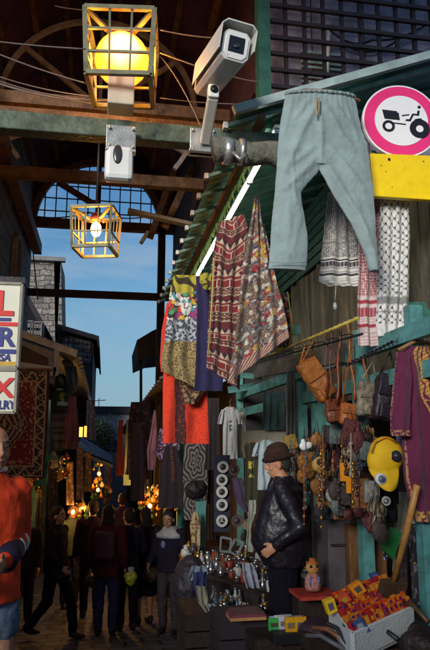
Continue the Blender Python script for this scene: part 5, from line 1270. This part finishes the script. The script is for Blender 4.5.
# ------------------------------------------------------------------ left signs
def left_signs():
    Y=4.5; zt=0
    red=mat('sign_red',(.65,.02,.015),.4,var=.05); navy=mat('sign_navy',(.02,.03,.20),.4,var=.05); cream=mat('sign_cream',(.72,.70,.56),.45,var=.08,scale=9)
    for (y0,y1,label) in ((284,366,'cream shop sign with a red L and a navy R'),(370,412,'smaller cream shop sign below with a red X')):
        a=P(-45,y1,Y); b=P(22,y0,Y) if y0==284 else P(17,y0,Y); root=thing('shop_sign',label,'sign',((a.x+b.x)/2,Y,a.z))
        g=MB(); g.box(((a.x+b.x)/2,Y+.04,(a.z+b.z)/2),(b.x-a.x,.07,b.z-a.z)); g.build('panel',cream,root)
        g=MB(); 
        for (u,v) in (((a.x,a.z),(b.x,a.z)),((b.x,a.z),(b.x,b.z)),((b.x,b.z),(a.x,b.z))): g.beam((u[0],Y+.04,u[1]),(v[0],Y+.04,v[1]),.10,.018,ref=(0,0,1) if u[1]==v[1] else (1,0,0))
        g.build('frame',mat('sign_frame',(.30,.27,.20),.5,var=.4),root)
        ppm=F0/Y
        def tx(body,px,py,hpx,m,bold=True,sx=1,al='RIGHT',sh=0): q=P(px,py,Y-.0); text('lettering',body,hpx/ppm/.70,(q.x,Y-.002,q.z),(1,0,0),m,root,bold=bold,sx=sx,align=al,shear=sh)
        def bar(py0,py1,px1,m,n='stripe'): q0=P(-44,py1,Y);q1=P(px1,py0,Y); g=MB(); g.box(((q0.x+q1.x)/2,Y+.002,(q0.z+q1.z)/2),(q1.x-q0.x,.008,q1.z-q0.z)); g.build(n,m,root)
        if y0==284:
            tx('L',13,315,24,red); bar(318,319.5,11,navy); bar(322.5,324.5,18,red); tx('R',14,346,18,navy); bar(349.5,352.5,16,navy)
            tx('VISA',10,361,6.5,navy,sx=1.0,sh=.2); bar(361.8,365,16,mat('sign_gold',(.60,.35,.03),.4))
        else: tx('X',13,397,18,red,sx=1.1); tx('LRY',15,409,8,navy,sx=.8)
    g=MB(); g.beam((-1.6,Y+.05,P(0,282,Y).z+.03),(P(24,283,Y).x,Y+.05,P(0,282,Y).z+.03),.04,.04); g.beam((P(20,283,Y).x,Y+.07,P(0,282,Y).z+.03),(P(20,283,Y).x,Y+.07,P(0,410,Y).z),.03,.03,ref=(1,0,0)); tag(g.build('sign_bracket',blackmetal),'black iron bracket holding the two cream shop signs','bracket')
left_signs()
# ------------------------------------------------------------------ left awning + carpet
def left_stall():
    Y=8.3; E=P(77,354,Y); Wp=P(-12,322,Y)
    root=thing('market_awning','grey corrugated awning on the left with a small gable front above the carpet','awning',(-1.0,12,2.4))
    gm=mat('grey_sheet',(.13,.13,.14),.6,var=.4,bump=.3)
    sl=(Wp.z-E.z)/(Wp.x-E.x)
    m=MB(); x0=E.x; x1=-1.9; n=int((24-Y)/.06)
    for k in range(n+1):
        y=Y+(24-Y)*k/n; dz=.018*math.sin(k*math.pi/2)-.02*(y-Y)*.35
        m.v+=[Vector((x0,y,E.z+dz)),Vector((x1,y,E.z+sl*(x1-x0)+dz))]; m.c+=[(1,1,1)]*2
        if k: m.f.append((2*k-2,2*k-1,2*k+1,2*k)); m.m.append(0); m.sm.append(True)
    o=m.build('sheet',gm,root); md=o.modifiers.new('s','SOLIDIFY'); md.thickness=.01
    g=MB(); g.beam((x0,Y-.03,E.z),(x1,Y-.03,E.z+sl*(x1-x0)),.04,.09); g.build('fascia',mat('fascia',(.36,.39,.38),.6,var=.4),root)
    a=P(-10,357,Y); b=P(56,372,Y); g=MB(); g.beam((x1,Y-.02,a.z),(b.x,Y-.02,b.z),.05,.11); g.beam((b.x,Y-.02,b.z-.05),(b.x,Y-.02,E.z+.08),.05,.06,ref=(1,0,0)); g.build('tie',mat('fascia',(.2,.2,.2)),root)
    g=MB(); g.poly([P(10,344,Y-.02),P(20,344,Y-.02),P(48,358,Y-.02),P(49,366,Y-.02),P(10,360,Y-.02)],(0,.01,0)); g.build('gable_infill',mat('infill',(.06,.035,.02),.7,var=.6),root)
    g=MB(); g.poly([(x1,Y-.005,a.z),(b.x,Y-.005,b.z),(b.x+.02,Y-.005,E.z+sl*(b.x-x0)-.02),(x1,Y-.005,E.z+sl*(x1-x0)-.02)],(0,.015,0)); g.build('gable_board',mat('gable_grey',(.20,.23,.22),.7,var=.4,bump=.2),root)
    t=thing('carpet','dark red hanging carpet with a cream medallion and border on the left','carpet',P(20,478,8.15))
    cloth('pile',[(369,-40,50),(400,-40,49),(440,-40,47),(478,-40,45)],8.15,carpet,t,folds=.6,amp=.015,maxn=200,res=2.2)
    g=MB(); g.tube([P(-40,367,8.15),P(53,370,8.15)],.02); g.build('pole',timber,t)
    # strip of pale tips along eave
    for k in range(26): y=Y+.3+k*.42; g=MB(); g.beam((x0-.02,y,E.z-.01-.007*(y-Y)),(x0+.05,y,E.z-.015-.007*(y-Y)),.05,.03); g.build('rafter_end',mat('rafter_pale',(.25,.27,.28),.6),root)
left_stall()
# goods on left
g=thing('mannequin_bust','grey scarf display dummy with a white oval face under the left awning','mannequin',P(70,400,9.3))
blob('bust',g,[(P(69,366,9.3),(.07,.06,.10)),(P(69,385,9.3),(.12,.07,.16))],mat('bust_grey',(.09,.09,.11),.8,bump=.4),.012,.03)
m=MB(); m.ell(P(67,363,9.2),(.075,.02,.05),rot=(0,.3,0)); m.build('face_plate',mat('white_fabric',(.30,.30,.33)),g)
hang('scarf','dark grey striped scarf hanging under the left awning','scarf',[(407,53,66),(430,52,66),(450,54,65)],9.4,stripes((.12,.11,.14),(.05,.045,.06),.10,.6),folds=2)
hang('scarf','dusty rose scarf beside the dark grey striped one','scarf',[(396,68,76),(420,65,78),(449,64,79)],9.3,plain((.20,.07,.10),.4),folds=2.5)
hang('scarf','grey scarf folded round the display dummy','scarf',[(366,66,76),(380,66,79),(388,71,76)],9.15,plain((.13,.13,.15),.3),folds=2)
hang('banner','dark green cloth with yellow and white marks left of the dummy','cloth',[(374,56,64),(390,54,67),(408,52,68)],9.25,lambda u,v,x,y:(.5,.5,.5) if (.4<v<.5 and .2<u<.7) or (.8<v<.9 and u>.3) else ((.35,.30,.03) if nz(x,y,12,4)>.3 else (.015,.05,.03)),folds=1)
for i,(a,b,Y,c) in enumerate((((43,462),(54,456),8.8,(.03,.25,.12)),((33,484),(47,480),8.7,(.04,.28,.16)),((47,456),(45,484),8.9,(.02,.20,.12)),((58,458),(48,459),9.2,(.30,.22,.02)))):
    g=MB(); g.beam(P(*a,Y),P(*b,Y),.05,.06); tag(g.build('painted_rail',mat('rail_g%d'%i,c,.5,var=.5)),['upper bright green rail under the carpet corner','lower bright green rail under the carpet corner','upright green post at the carpet corner','short yellow rail beside the green post'][i],'rail')
# ------------------------------------------------------------------ far buildings
def building(name,label,x0,x1,y0,y1,zt,m,wins=(),roof=None,wm=None,parts=()):
    root=thing(name,label,'building',((x0+x1)/2,(y0+y1)/2,gz(y0)-.3)); g=MB(); zb=gz(y0)-1
    g.box(((x0+x1)/2,(y0+y1)/2,(zb+zt)/2),(x1-x0,y1-y0,zt-zb)); g.build('wall',m,root)
    for (px0,py0,px1,py1) in wins:
        a=P(px0,py1,y0-.04); b=P(px1,py0,y0-.04); w=MB(); fr=mat('window_frame',(.13,.12,.13),.6,var=.3)
        for (u,v) in (((a.x,a.z),(b.x,a.z)),((b.x,a.z),(b.x,b.z)),((b.x,b.z),(a.x,b.z)),((a.x,b.z),(a.x,a.z)),(((a.x+b.x)/2,a.z),((a.x+b.x)/2,b.z)),((a.x,(a.z+b.z)/2),(b.x,(a.z+b.z)/2))): w.beam((u[0],y0-.04,u[1]),(v[0],y0-.04,v[1]),.06,.05,ref=(0,1,0))
        wo=w.build('window',fr,root); q=MB(); q.box(((a.x+b.x)/2,y0-.02,(a.z+b.z)/2),(b.x-a.x,.02,b.z-a.z)); q.build('pane',wm or mat('pane_dusk',(.10,.12,.16),.15,var=.5),wo)
    if roof:
        r=MB(); r.poly([Vector(v) for v in roof],(0,y1-y0+.6,0)); r.build('roof',mat('roof_dark',(.03,.022,.028),.8,var=.5,bump=.4),root)
    return root
# stone tower
a=P(28,258,28); b=P(61,258,28)
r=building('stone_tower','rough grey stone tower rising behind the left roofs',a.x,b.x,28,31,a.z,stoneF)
g=MB(); b2=P(70,345,28); g.poly([(b.x,28.0,a.z),(b.x,31,a.z),(b2.x+.1,31,-1),(b2.x+.1,28.0,-1)],(-.3,0,0)); g.build('buttress',stoneF,r)
g=MB(); g.box(((a.x+b.x)/2+.1,28-.12,a.z-.05),(b.x-a.x+.2,.3,.18)); g.build('coping',concrete,r)
a=P(57,335,20); b=P(94,335,20)
building('dark_house','dark narrow house with tall upper windows and an overhanging roof left of the sky',a.x,b.x,20,27,P(60,333,20).z,mat('house_dark',(.05,.035,.04),.8,var=.5,bump=.4),wins=((64,337,73,348),(75,338,82,349),(84,339,90,350),(64,350,73,361),(75,351,82,362),(84,352,90,362)),wm=mat('pane_pale',(.34,.38,.46),.3,var=.4),roof=[P(55,323,19.6),P(99,336,19.6),P(100,348,19.6),P(98,348,19.6),P(97,340,19.6),P(55,328,19.6)])
p0=P(29,300,15); p1=P(60,356,15)
building('gabled_house','dark house with a steep roof slope and a small pale window behind the shop sign',-4.5,P(50,350,15).x,15.3,19.5,P(50,356,15).z,mat('house_brown',(.04,.028,.03),.8,var=.5),wins=(),roof=[P(5,262,15),P(30,297,15),P(60,352,15),P(62,362,15),P(58,362,15),P(28,303,15),P(5,285,15)])
g=building('dormer','small pale dormer window on the steep roof left of the tower',P(22,330,14.6).x,P(43,330,14.6).x,14.6,15.2,P(30,321,14.6).z,mat('dormer_pale',(.16,.15,.17),.7,var=.4),wins=((25,322,33,336),(34,323,41,336)))
r=building('far_building','pale stone building with small windows closing the end of the lane',-3.2,2.6,34,40,P(100,408,34).z,mat('far_plaster',(.34,.30,.32),.85,var=.35,bump=.3),wins=((97,440,103,450),(105,440,111,450),(113,441,119,450),(84,440,90,450)))
g=MB(); g.box((-.3,33.9,P(100,410,34).z),(6.4,.5,.35)); g.build('parapet',mat('roof_dark',(.03,.02,.03)),r)
g=MB(); g.tube([P(99,412,34),P(99,398,34)],.02); g.tube([P(93,401,34),P(106,400,34)],.02); tag(g.build('roof_aerial',blackmetal),'thin television aerial on the roof at the lane end','aerial')
# hanging foliage at lane end
def foliage(label,c,r,n,col):
    root=thing('climbing_plant',label,'plant',c); g=MB()
    for i in range(n):
        v=Vector((random.gauss(0,.4),random.gauss(0,.3),random.gauss(0,.42))); 
        p_=c+Vector((v.x*r[0],v.y*r[1],v.z*r[2]-abs(v.z)*.1)); a=Vector((random.uniform(-1,1),random.uniform(-1,1),random.uniform(-1,1))).normalized()*random.uniform(.05,.12); b_=a.orthogonal().normalized()*.04
        g.add([p_,p_+a*.5+b_,p_+a,p_+a*.5-b_],[(0,1,2,3)])
    g.build('leaves',mat('dark_leaf',(.03,.045,.025),.6,var=.6),root); g=MB(); g.tube([c+Vector((0,0,r[2]*.9)),c,c-Vector((.05,0,r[2]))],.03); g.build('stem',timber,root)
foliage('dark climbing plant hanging at the end of the lane',P(101,434,30),(.75,.4,.75),2600,None)
# ------------------------------------------------------------------ left shop row + right shop row beyond
def shops(side):
    left=side<0; x=-1.25 if left else 1.15
    root=thing('shop_row','dark row of shops down the left side of the lane' if left else 'dark row of shops down the right side of the lane','building',(x+side*1.2,18,-1.1))
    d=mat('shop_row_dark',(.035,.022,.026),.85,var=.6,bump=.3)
    y0=12.3 if left else 9.6
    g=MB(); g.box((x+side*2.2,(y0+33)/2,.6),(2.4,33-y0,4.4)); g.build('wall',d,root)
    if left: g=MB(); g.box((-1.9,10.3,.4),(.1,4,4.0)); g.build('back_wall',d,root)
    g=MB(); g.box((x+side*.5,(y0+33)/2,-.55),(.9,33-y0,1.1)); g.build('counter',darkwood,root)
    for y in [y0+.2+i*2.3 for i in range(9)]:
        g=MB(); g.box((x+side*.02,y,.7),(.12,.12,3.9)); g.build('post',mat('post_green',(.03,.06,.045),.6,var=.5) if y>13 else teal,root)
    if not left:
        m=MB(); xe=.80; z0=2.62; n=300
        for k in range(n+1):
            y=9.0+(34-9.0)*k/n; dz=.02*math.sin(k*math.pi/2)-.012*(y-9); m.v+=[Vector((xe,y,z0+dz)),Vector((2.6,y,z0+.62+dz))]; m.c+=[(1,1,1)]*2
            if k: m.f.append((2*k-2,2*k,2*k+1,2*k-1)); m.m.append(0); m.sm.append(True)
        o=m.build('awning_sheet',mat('rust_sheet',(.06,.035,.035),.7,var=.6,bump=.3),root); md=o.modifiers.new('s','SOLIDIFY'); md.thickness=.01
        for k in range(40): y=9.1+k*.5; g=MB(); g.beam((xe-.04,y,z0-.02-.012*(y-9)),(xe+.06,y,z0+.01-.012*(y-9)),.06,.03); g.build('batten_end',mat('batten_pale',(.18,.15,.15),.7),root)
shops(-1); shops(1)
# right mid stall goods
hang('scarf','long pink scarf hanging in the dark stall at mid right','scarf',[(410,154,156),(430,151,157),(450,147,157),(470,148,155)],9.5,plain((.36,.15,.20),.5),folds=2)
hang('dress','purple embroidered dress hem in the dark stall behind the orange red dress','dress',[(428,160,180),(440,158,180),(455,157,179),(460,160,178)],9.3,motif((.10,.02,.09),(.35,.33,.40),45,.15),folds=2)
hang('rug','dark rug with grey rosettes hanging below the orange red dress','rug',[(442,184,207),(480,183,208),(520,184,206)],8.6,rosette,folds=1,amp=.01,maxn=140,res=2.5)
hang('dress','black dress with red neck embroidery beside the rosette rug','dress',[(446,165,176),(470,160,184),(508,158,186)],9.0,lambda u,v,x,y:(.25,.05,.03) if abs(u-.55)<.06 and v<.6 and int(y/.015)%2 else (.02,.012,.018),folds=3)
hang('dress','dark spotted black dress at the end of the right awning','dress',[(402,131,150),(430,128,151),(480,129,150)],10.2,motif((.022,.012,.018),(.12,.05,.06),30,.28),folds=3)
hang('cloth','dark red cloth hanging at the corner of the far right stall','cloth',[(420,119,123),(450,117,123),(476,116,124)],12,plain((.14,.01,.015),.4),folds=2)
g=MB(); g.tube([P(127.5,420,11.5),P(125,482,11.5)],.02); tag(g.build('pale_pole',mat('pale_pole',(.32,.34,.22),.6)),'thin pale upright pole in front of the far right stall','pole')
g=MB(); g.box(P(128,480,11.4),(.16,.02,.18)); tag(g.build('notice_board',mat('notice_green',(.30,.42,.32),.6,var=.5)),'small pale green notice on the pale pole','notice')
for i in range(16):
    px=random.uniform(128,206); X=1.1; t_=random.uniform(400,440); Y=random.uniform(8.8,11.5)
    hang('garment','dark garment in the rail of hanging clothes in the mid right stall','garment',[(t_,px-4,px+4),(t_+20,px-6,px+6),(t_+random.uniform(50,80),px-7,px+7)],Y+.6,plain(random.choice([(.03,.012,.018),(.02,.02,.03),(.05,.015,.03),(.03,.03,.02)]),.4),folds=2,group='dark garments hanging in the mid right stall',maxn=24)
# blue-grey slanting canopy on left far
g=MB(); A_=P(77,448,13); B_=P(113,463,13); g.poly([A_,B_,B_+Vector((0,2.2,.12)),A_+Vector((0,2.2,.25))],(0,0,-.03)); g.poly([A_,B_,B_-Vector((0,0,.10)),A_-Vector((0,0,.12))],(0,.02,0)); tag(g.build('canvas_canopy',mat('blue_canvas',(.16,.22,.34),.8,var=.3,bump=.3)),'blue grey canvas canopy over the far left stall','canopy')
bulbm=mat('warm_bulb',(1,.7,.3),.3,emit=(1,.42,.06),es=14,var=0)
def bulb(px,py,Y,e,label,r_=.05,group=None,link=True):
    c=P(px,py,Y); root=thing('shop_lamp',label,'lamp',c,group); g=MB(); g.ell(c,(r_,r_,r_*1.2),12,8); g.build('bulb',bulbm,root); g=MB(); g.tube([c+Vector((0,0,r_)),c+Vector((0,0,r_+.3))],.008,6); g.build('cord',black,root)
    if e:
        l=bpy.data.lights.new('shop_light','POINT'); l.color=(1,.5,.12); l.energy=e*1.8; l.shadow_soft_size=.06; lo=bpy.data.objects.new('shop_light',l); COL.objects.link(lo); lo.location=c-Vector((0,.14,0))
for i,(x,y,Y,e) in enumerate(((141,497,10.6,5),(150,506,10.4,5),(147,489,11.2,5),(99,474,13.5,6),(98,490,13.2,6),(73,512,10.9,6),(82,507,11.6,5),(28,487,9.3,1),(52,474,10.6,4),(205,505,9.0,0))):
    if e: bulb(x,y,Y,e,['lit bulb in the right stall nearest the man with the white collar','lowest lit bulb in the right stall','topmost lit bulb in the right stall','upper lit bulb under the blue canopy','lower lit bulb under the blue canopy','lit bulb above the low goods in the left stall','second lit bulb right of the low goods in the left stall','lit bulb near the carpet corner','lit bulb behind the green post','x'][i],r_=.03)
box_px('lit_window','small amber lit shop window at the end of the left awning','window',79,427,83,437,14,.03,mat('amber_glow',(.6,.4,.1),.4,emit=(1,.6,.1),es=1.2,var=.6,scale=30)); box_px('lit_window','narrow amber lit pane right of the other lit window','window',84,426,87,437,14,.03,mat('amber_glow',(.6,.4,.1)))
# warm lit goods piles near bulbs
gm_=[brass,mat('copper_ware',(.55,.16,.04),.3,metal=.8,var=.4),mat('amber_ware',(.55,.22,.03),.4,var=.6),mat('green_ware',(.06,.14,.04),.4,var=.6),mat('cream_ware',(.5,.42,.28),.4,var=.4)]
def wares(cx,cy,Y,wpx,hpx,n,label,group,dull=False):
    for i in range(n):
        c=P(cx+random.uniform(-wpx,wpx),cy+random.uniform(-hpx,hpx),Y+random.uniform(-.2,.3)); k=random.randrange(5)
        root=thing('metal_ware',label,'ware',c,group); s_=random.uniform(.025,.06)
        g=MB(); g.lathe(c,[(s_*.5,0),(s_,s_*.6),(s_*.8,s_*1.3),(s_*.3,s_*1.7),(s_*.45,s_*2.1)],10); g.build('vessel',jm[k] if dull else gm_[k],root)
wares(149,503,10.9,11,16,46,'brass and copper ware glowing in the lamp light of the right stall','glowing wares in the right stall')
wares(97,482,13.8,5,20,26,'small ware glowing under the blue canopy','glowing wares under the blue canopy')
wares(78,520,11.4,9,14,34,'small ware glowing in the left stall behind the walkers','glowing wares in the left stall')
wares(30,488,9.6,9,6,14,'small ware lit near the carpet corner','lit wares by the carpet corner')
wares(192,560,7.6,10,12,24,'dull ware piled at the far end of the right stall','dull wares at the stall end',True)
wares(60,470,9.9,8,12,22,'small ware hanging in the dark behind the green post','wares behind the green post')
wares(108,500,14.5,5,12,16,'small ware in the far lane under the blue canopy','far wares under the blue canopy')
wares(176,500,9.6,14,14,20,'dark ware hanging right of the lit bulbs in the right stall','dark wares right of the bulbs')
for i,(l,r_,t_,b_,Y,c) in enumerate(((84,92,452,492,12.6,(.10,.06,.04)),(76,84,448,500,12.2,(.05,.03,.05)),(48,58,466,520,9.8,(.03,.02,.03)),(36,44,492,530,9.4,(.05,.03,.02)),(66,74,462,505,10.8,(.12,.06,.03)),(104,112,466,500,15,(.09,.05,.05)),(86,96,400,440,14.8,(.04,.025,.03)))):
    hang('garment',['brown garment at the left stall under the blue canopy','dark garment left of the brown one under the blue canopy','black garment hanging behind the green post','dark cloth below the carpet corner','amber brown garment hanging in the left stall','reddish garment at the far right of the left stalls','dark cloth hanging high in the left lane'][i],'garment',[(t_,l+1,r_-1),(b_,l,r_)],Y,motif(c,tuple(k*2.5 for k in c),25,.2),folds=2)
g=MB(); g.poly([P(137,340,13),P(152,331,13),P(172,322,13),P(172,352,13),P(152,354,13),P(138,360,13)],(0,2.5,0)); rr=thing('roof_canopy','dark little canopy roof standing above the right shop roofs','canopy',P(150,378,13)); g.build('roof',darkwood,rr); g=MB(); g.tube([P(141,352,13.3),P(141,404,13.3)],.03); g.build('pole',blackmetal,rr)
for (px,py,Y,nm,c) in ((62,575,9.0,'black shoulder bag on the hip of the striding walker',(.01,.01,.012)),(151,575,9.7,'dark brown shopping bag beside the white collared man',(.05,.025,.015)),(93,580,10.3,'grey holdall carried in the dark behind the walkers',(.06,.06,.06))):
    q_=P(px,py,Y); bb=thing('shoulder_bag',nm,'bag',q_); blob('body',bb,[(q_,(.12,.07,.11))],mat('bagc%.2f'%c[0],c,.7,var=.5),.012,.04); g=MB(); g.tube([q_+Vector((-.08,0,.08)),q_+Vector((0,0,.4)),q_+Vector((.08,0,.08))],.01,6); g.build('strap',black,bb)
# handbags / pale clothing near teal door at x=195
hang('cloth','cream and brown headscarf hanging on the far teal door','scarf',[(512,193,198),(525,190,201),(545,192,201),(556,193,199)],7.9,flecks((.40,.33,.18),(.20,.10,.05),30,.1),folds=2)
box_px('teal_door','tall teal door left of the plate strip','door',196,500,206,560,8.1,.05,teal)
bundle('bundle','dark cloth bag hanging high left of the plate strip','bag',196,490,8.0,(.14,.10,.12),(.015,.012,.016))
bundle('draped_heap','dark mottled clothes heap over the right end of the stall','clothes',190,585,7.0,(.18,.22,.30),(.035,.03,.045))
# ------------------------------------------------------------------ overhead wires
wires=[((-30,38),(86,49),4.0,'wire crossing to the left side of the big lantern, highest one',.01),((-30,42),(88,84),4.3,'wire sloping down to the middle of the big lantern cage',.02),((-30,66),(95,97),4.6,'uppermost cable of the pale bundle on the left',.04),((-30,70),(100,101),4.7,'second cable of the pale bundle on the left',.05),((-30,72),(110,100),4.8,'third cable of the pale bundle on the left',.08),((-30,74),(95,104),4.9,'lowest cable of the pale bundle on the left',.03),((160,30),(215,38),4.5,'upper wire running right from the big lantern',.01),((160,53),(196,66),4.4,'wire dropping right of the big lantern cage',0),((160,56),(203,132),4.6,'long slack wire right of the big lantern cage',-.06),((160,98),(260,104),5.0,'level wire behind the security camera arm',.02),((55,6),(90,10),5.5,'short wire above the ring left of the lantern',.01),((215,70),(262,82),4.6,'wire running from the security camera to the teal post',.02),((30,215),(90,212),11.8,'loose wire in front of the iron lattice',.08),((120,218),(165,212),11.8,'short loose wire right of the small lantern',.05)]
for a,b,Y,l,sg in wires: wire(P(*a,Y),P(*b,Y),.0055 if Y<8 else .012,sg,name='cable',label=l)
wire(P(30,222,11.7),P(38,300,11.7),.012,.0,name='cable',label='wire hanging down beside the left gable post')
for i,(a,b,Y,l,sg) in enumerate((((330,30),(372,40),4.9,'black cable looping behind the lattice, upper',.08),((345,45),(400,38),4.95,'black cable looping behind the lattice, middle',.10),((372,40),(430,22),4.9,'black cable running up to the right behind the lattice',.06))): wire(P(*a,Y),P(*b,Y),.010,sg,name='cable',label=l,m=black)
# ------------------------------------------------------------------ unseen block behind the camera, added and sized to shade the lane
def shade():
    r=thing('unseen_shade_block','unseen stone block added behind the viewer to shade the lane','building',(-6,-9,0)); g=MB(); g.box((-6,-9,1.3),(26,4,4.8)); g.build('wall',stoneF,r)
shade()
# ------------------------------------------------------------------ world and sun
w=bpy.data.worlds.new('World'); SC.world=w; w.use_nodes=True; nt=w.node_tree; N=nt.nodes; L=nt.links
bg=N['Background']; sky=N.new('ShaderNodeTexSky'); sky.sky_type='NISHITA'; sky.sun_disc=False
sun_dir=Vector((.50,.82,-.20)).normalized()   # travel direction of light
el=math.asin(-sun_dir.z); az=math.atan2(-sun_dir.x,-sun_dir.y)
sky.sun_elevation=el; sky.sun_rotation=az; sky.air_density=1.6; sky.ozone_density=3.0; sky.dust_density=.4
tc=N.new('ShaderNodeTexCoord'); mp=N.new('ShaderNodeMapping'); mp.inputs['Scale'].default_value=(1.2,1.2,5.5); L.new(tc.outputs['Generated'],mp.inputs[0])
n=N.new('ShaderNodeTexNoise'); n.inputs['Scale'].default_value=4.2; n.inputs['Detail'].default_value=7; n.inputs['Roughness'].default_value=.55; L.new(mp.outputs[0],n.inputs['Vector'])
cr=N.new('ShaderNodeMapRange'); cr.inputs[1].default_value=.45; cr.inputs[2].default_value=.70; cr.inputs[3].default_value=0; cr.inputs[4].default_value=.75; L.new(n.outputs[0],cr.inputs[0])
tint=N.new('ShaderNodeMix'); tint.data_type='RGBA'; tint.blend_type='MULTIPLY'; tint.inputs[0].default_value=1; tint.inputs[7].default_value=(.38,.60,.90,1); L.new(sky.outputs[0],tint.inputs[6])
cm=N.new('ShaderNodeMix'); cm.data_type='RGBA'; cm.inputs[7].default_value=(1.5,2.6,4.0,1)
sx=N.new('ShaderNodeSeparateXYZ'); L.new(tc.outputs['Generated'],sx.inputs[0]); hz=N.new('ShaderNodeMapRange'); hz.inputs[1].default_value=.0; hz.inputs[2].default_value=.30; hz.inputs[3].default_value=.75; hz.inputs[4].default_value=0; L.new(sx.outputs[2],hz.inputs[0])
mxm=N.new('ShaderNodeMath'); mxm.operation='MAXIMUM'; L.new(cr.outputs[0],mxm.inputs[0]); L.new(hz.outputs[0],mxm.inputs[1]); L.new(hz.outputs[0],cm.inputs[0]); L.new(tint.outputs[2],cm.inputs[6]); cl=N.new('ShaderNodeMix'); cl.data_type='RGBA'; cl.inputs[7].default_value=(1.9,2.7,3.6,1); L.new(cr.outputs[0],cl.inputs[0]); L.new(cm.outputs[2],cl.inputs[6]); L.new(cl.outputs[2],bg.inputs[0]); bg.inputs[1].default_value=.12
sl=bpy.data.lights.new('sun','SUN'); sl.energy=2.6; sl.angle=R(18); sl.color=(1,.95,.88); so=bpy.data.objects.new('sun',sl); COL.objects.link(so); so.rotation_euler=sun_dir.to_track_quat('-Z','Y').to_euler()
SC.view_settings.view_transform='Standard'; SC.view_settings.look='None'; SC.view_settings.gamma=1; SC.view_settings.exposure=.42; SC.view_settings.use_curve_mapping=False
for o in list(bpy.data.objects):
    if '_w' in o: del o['_w']
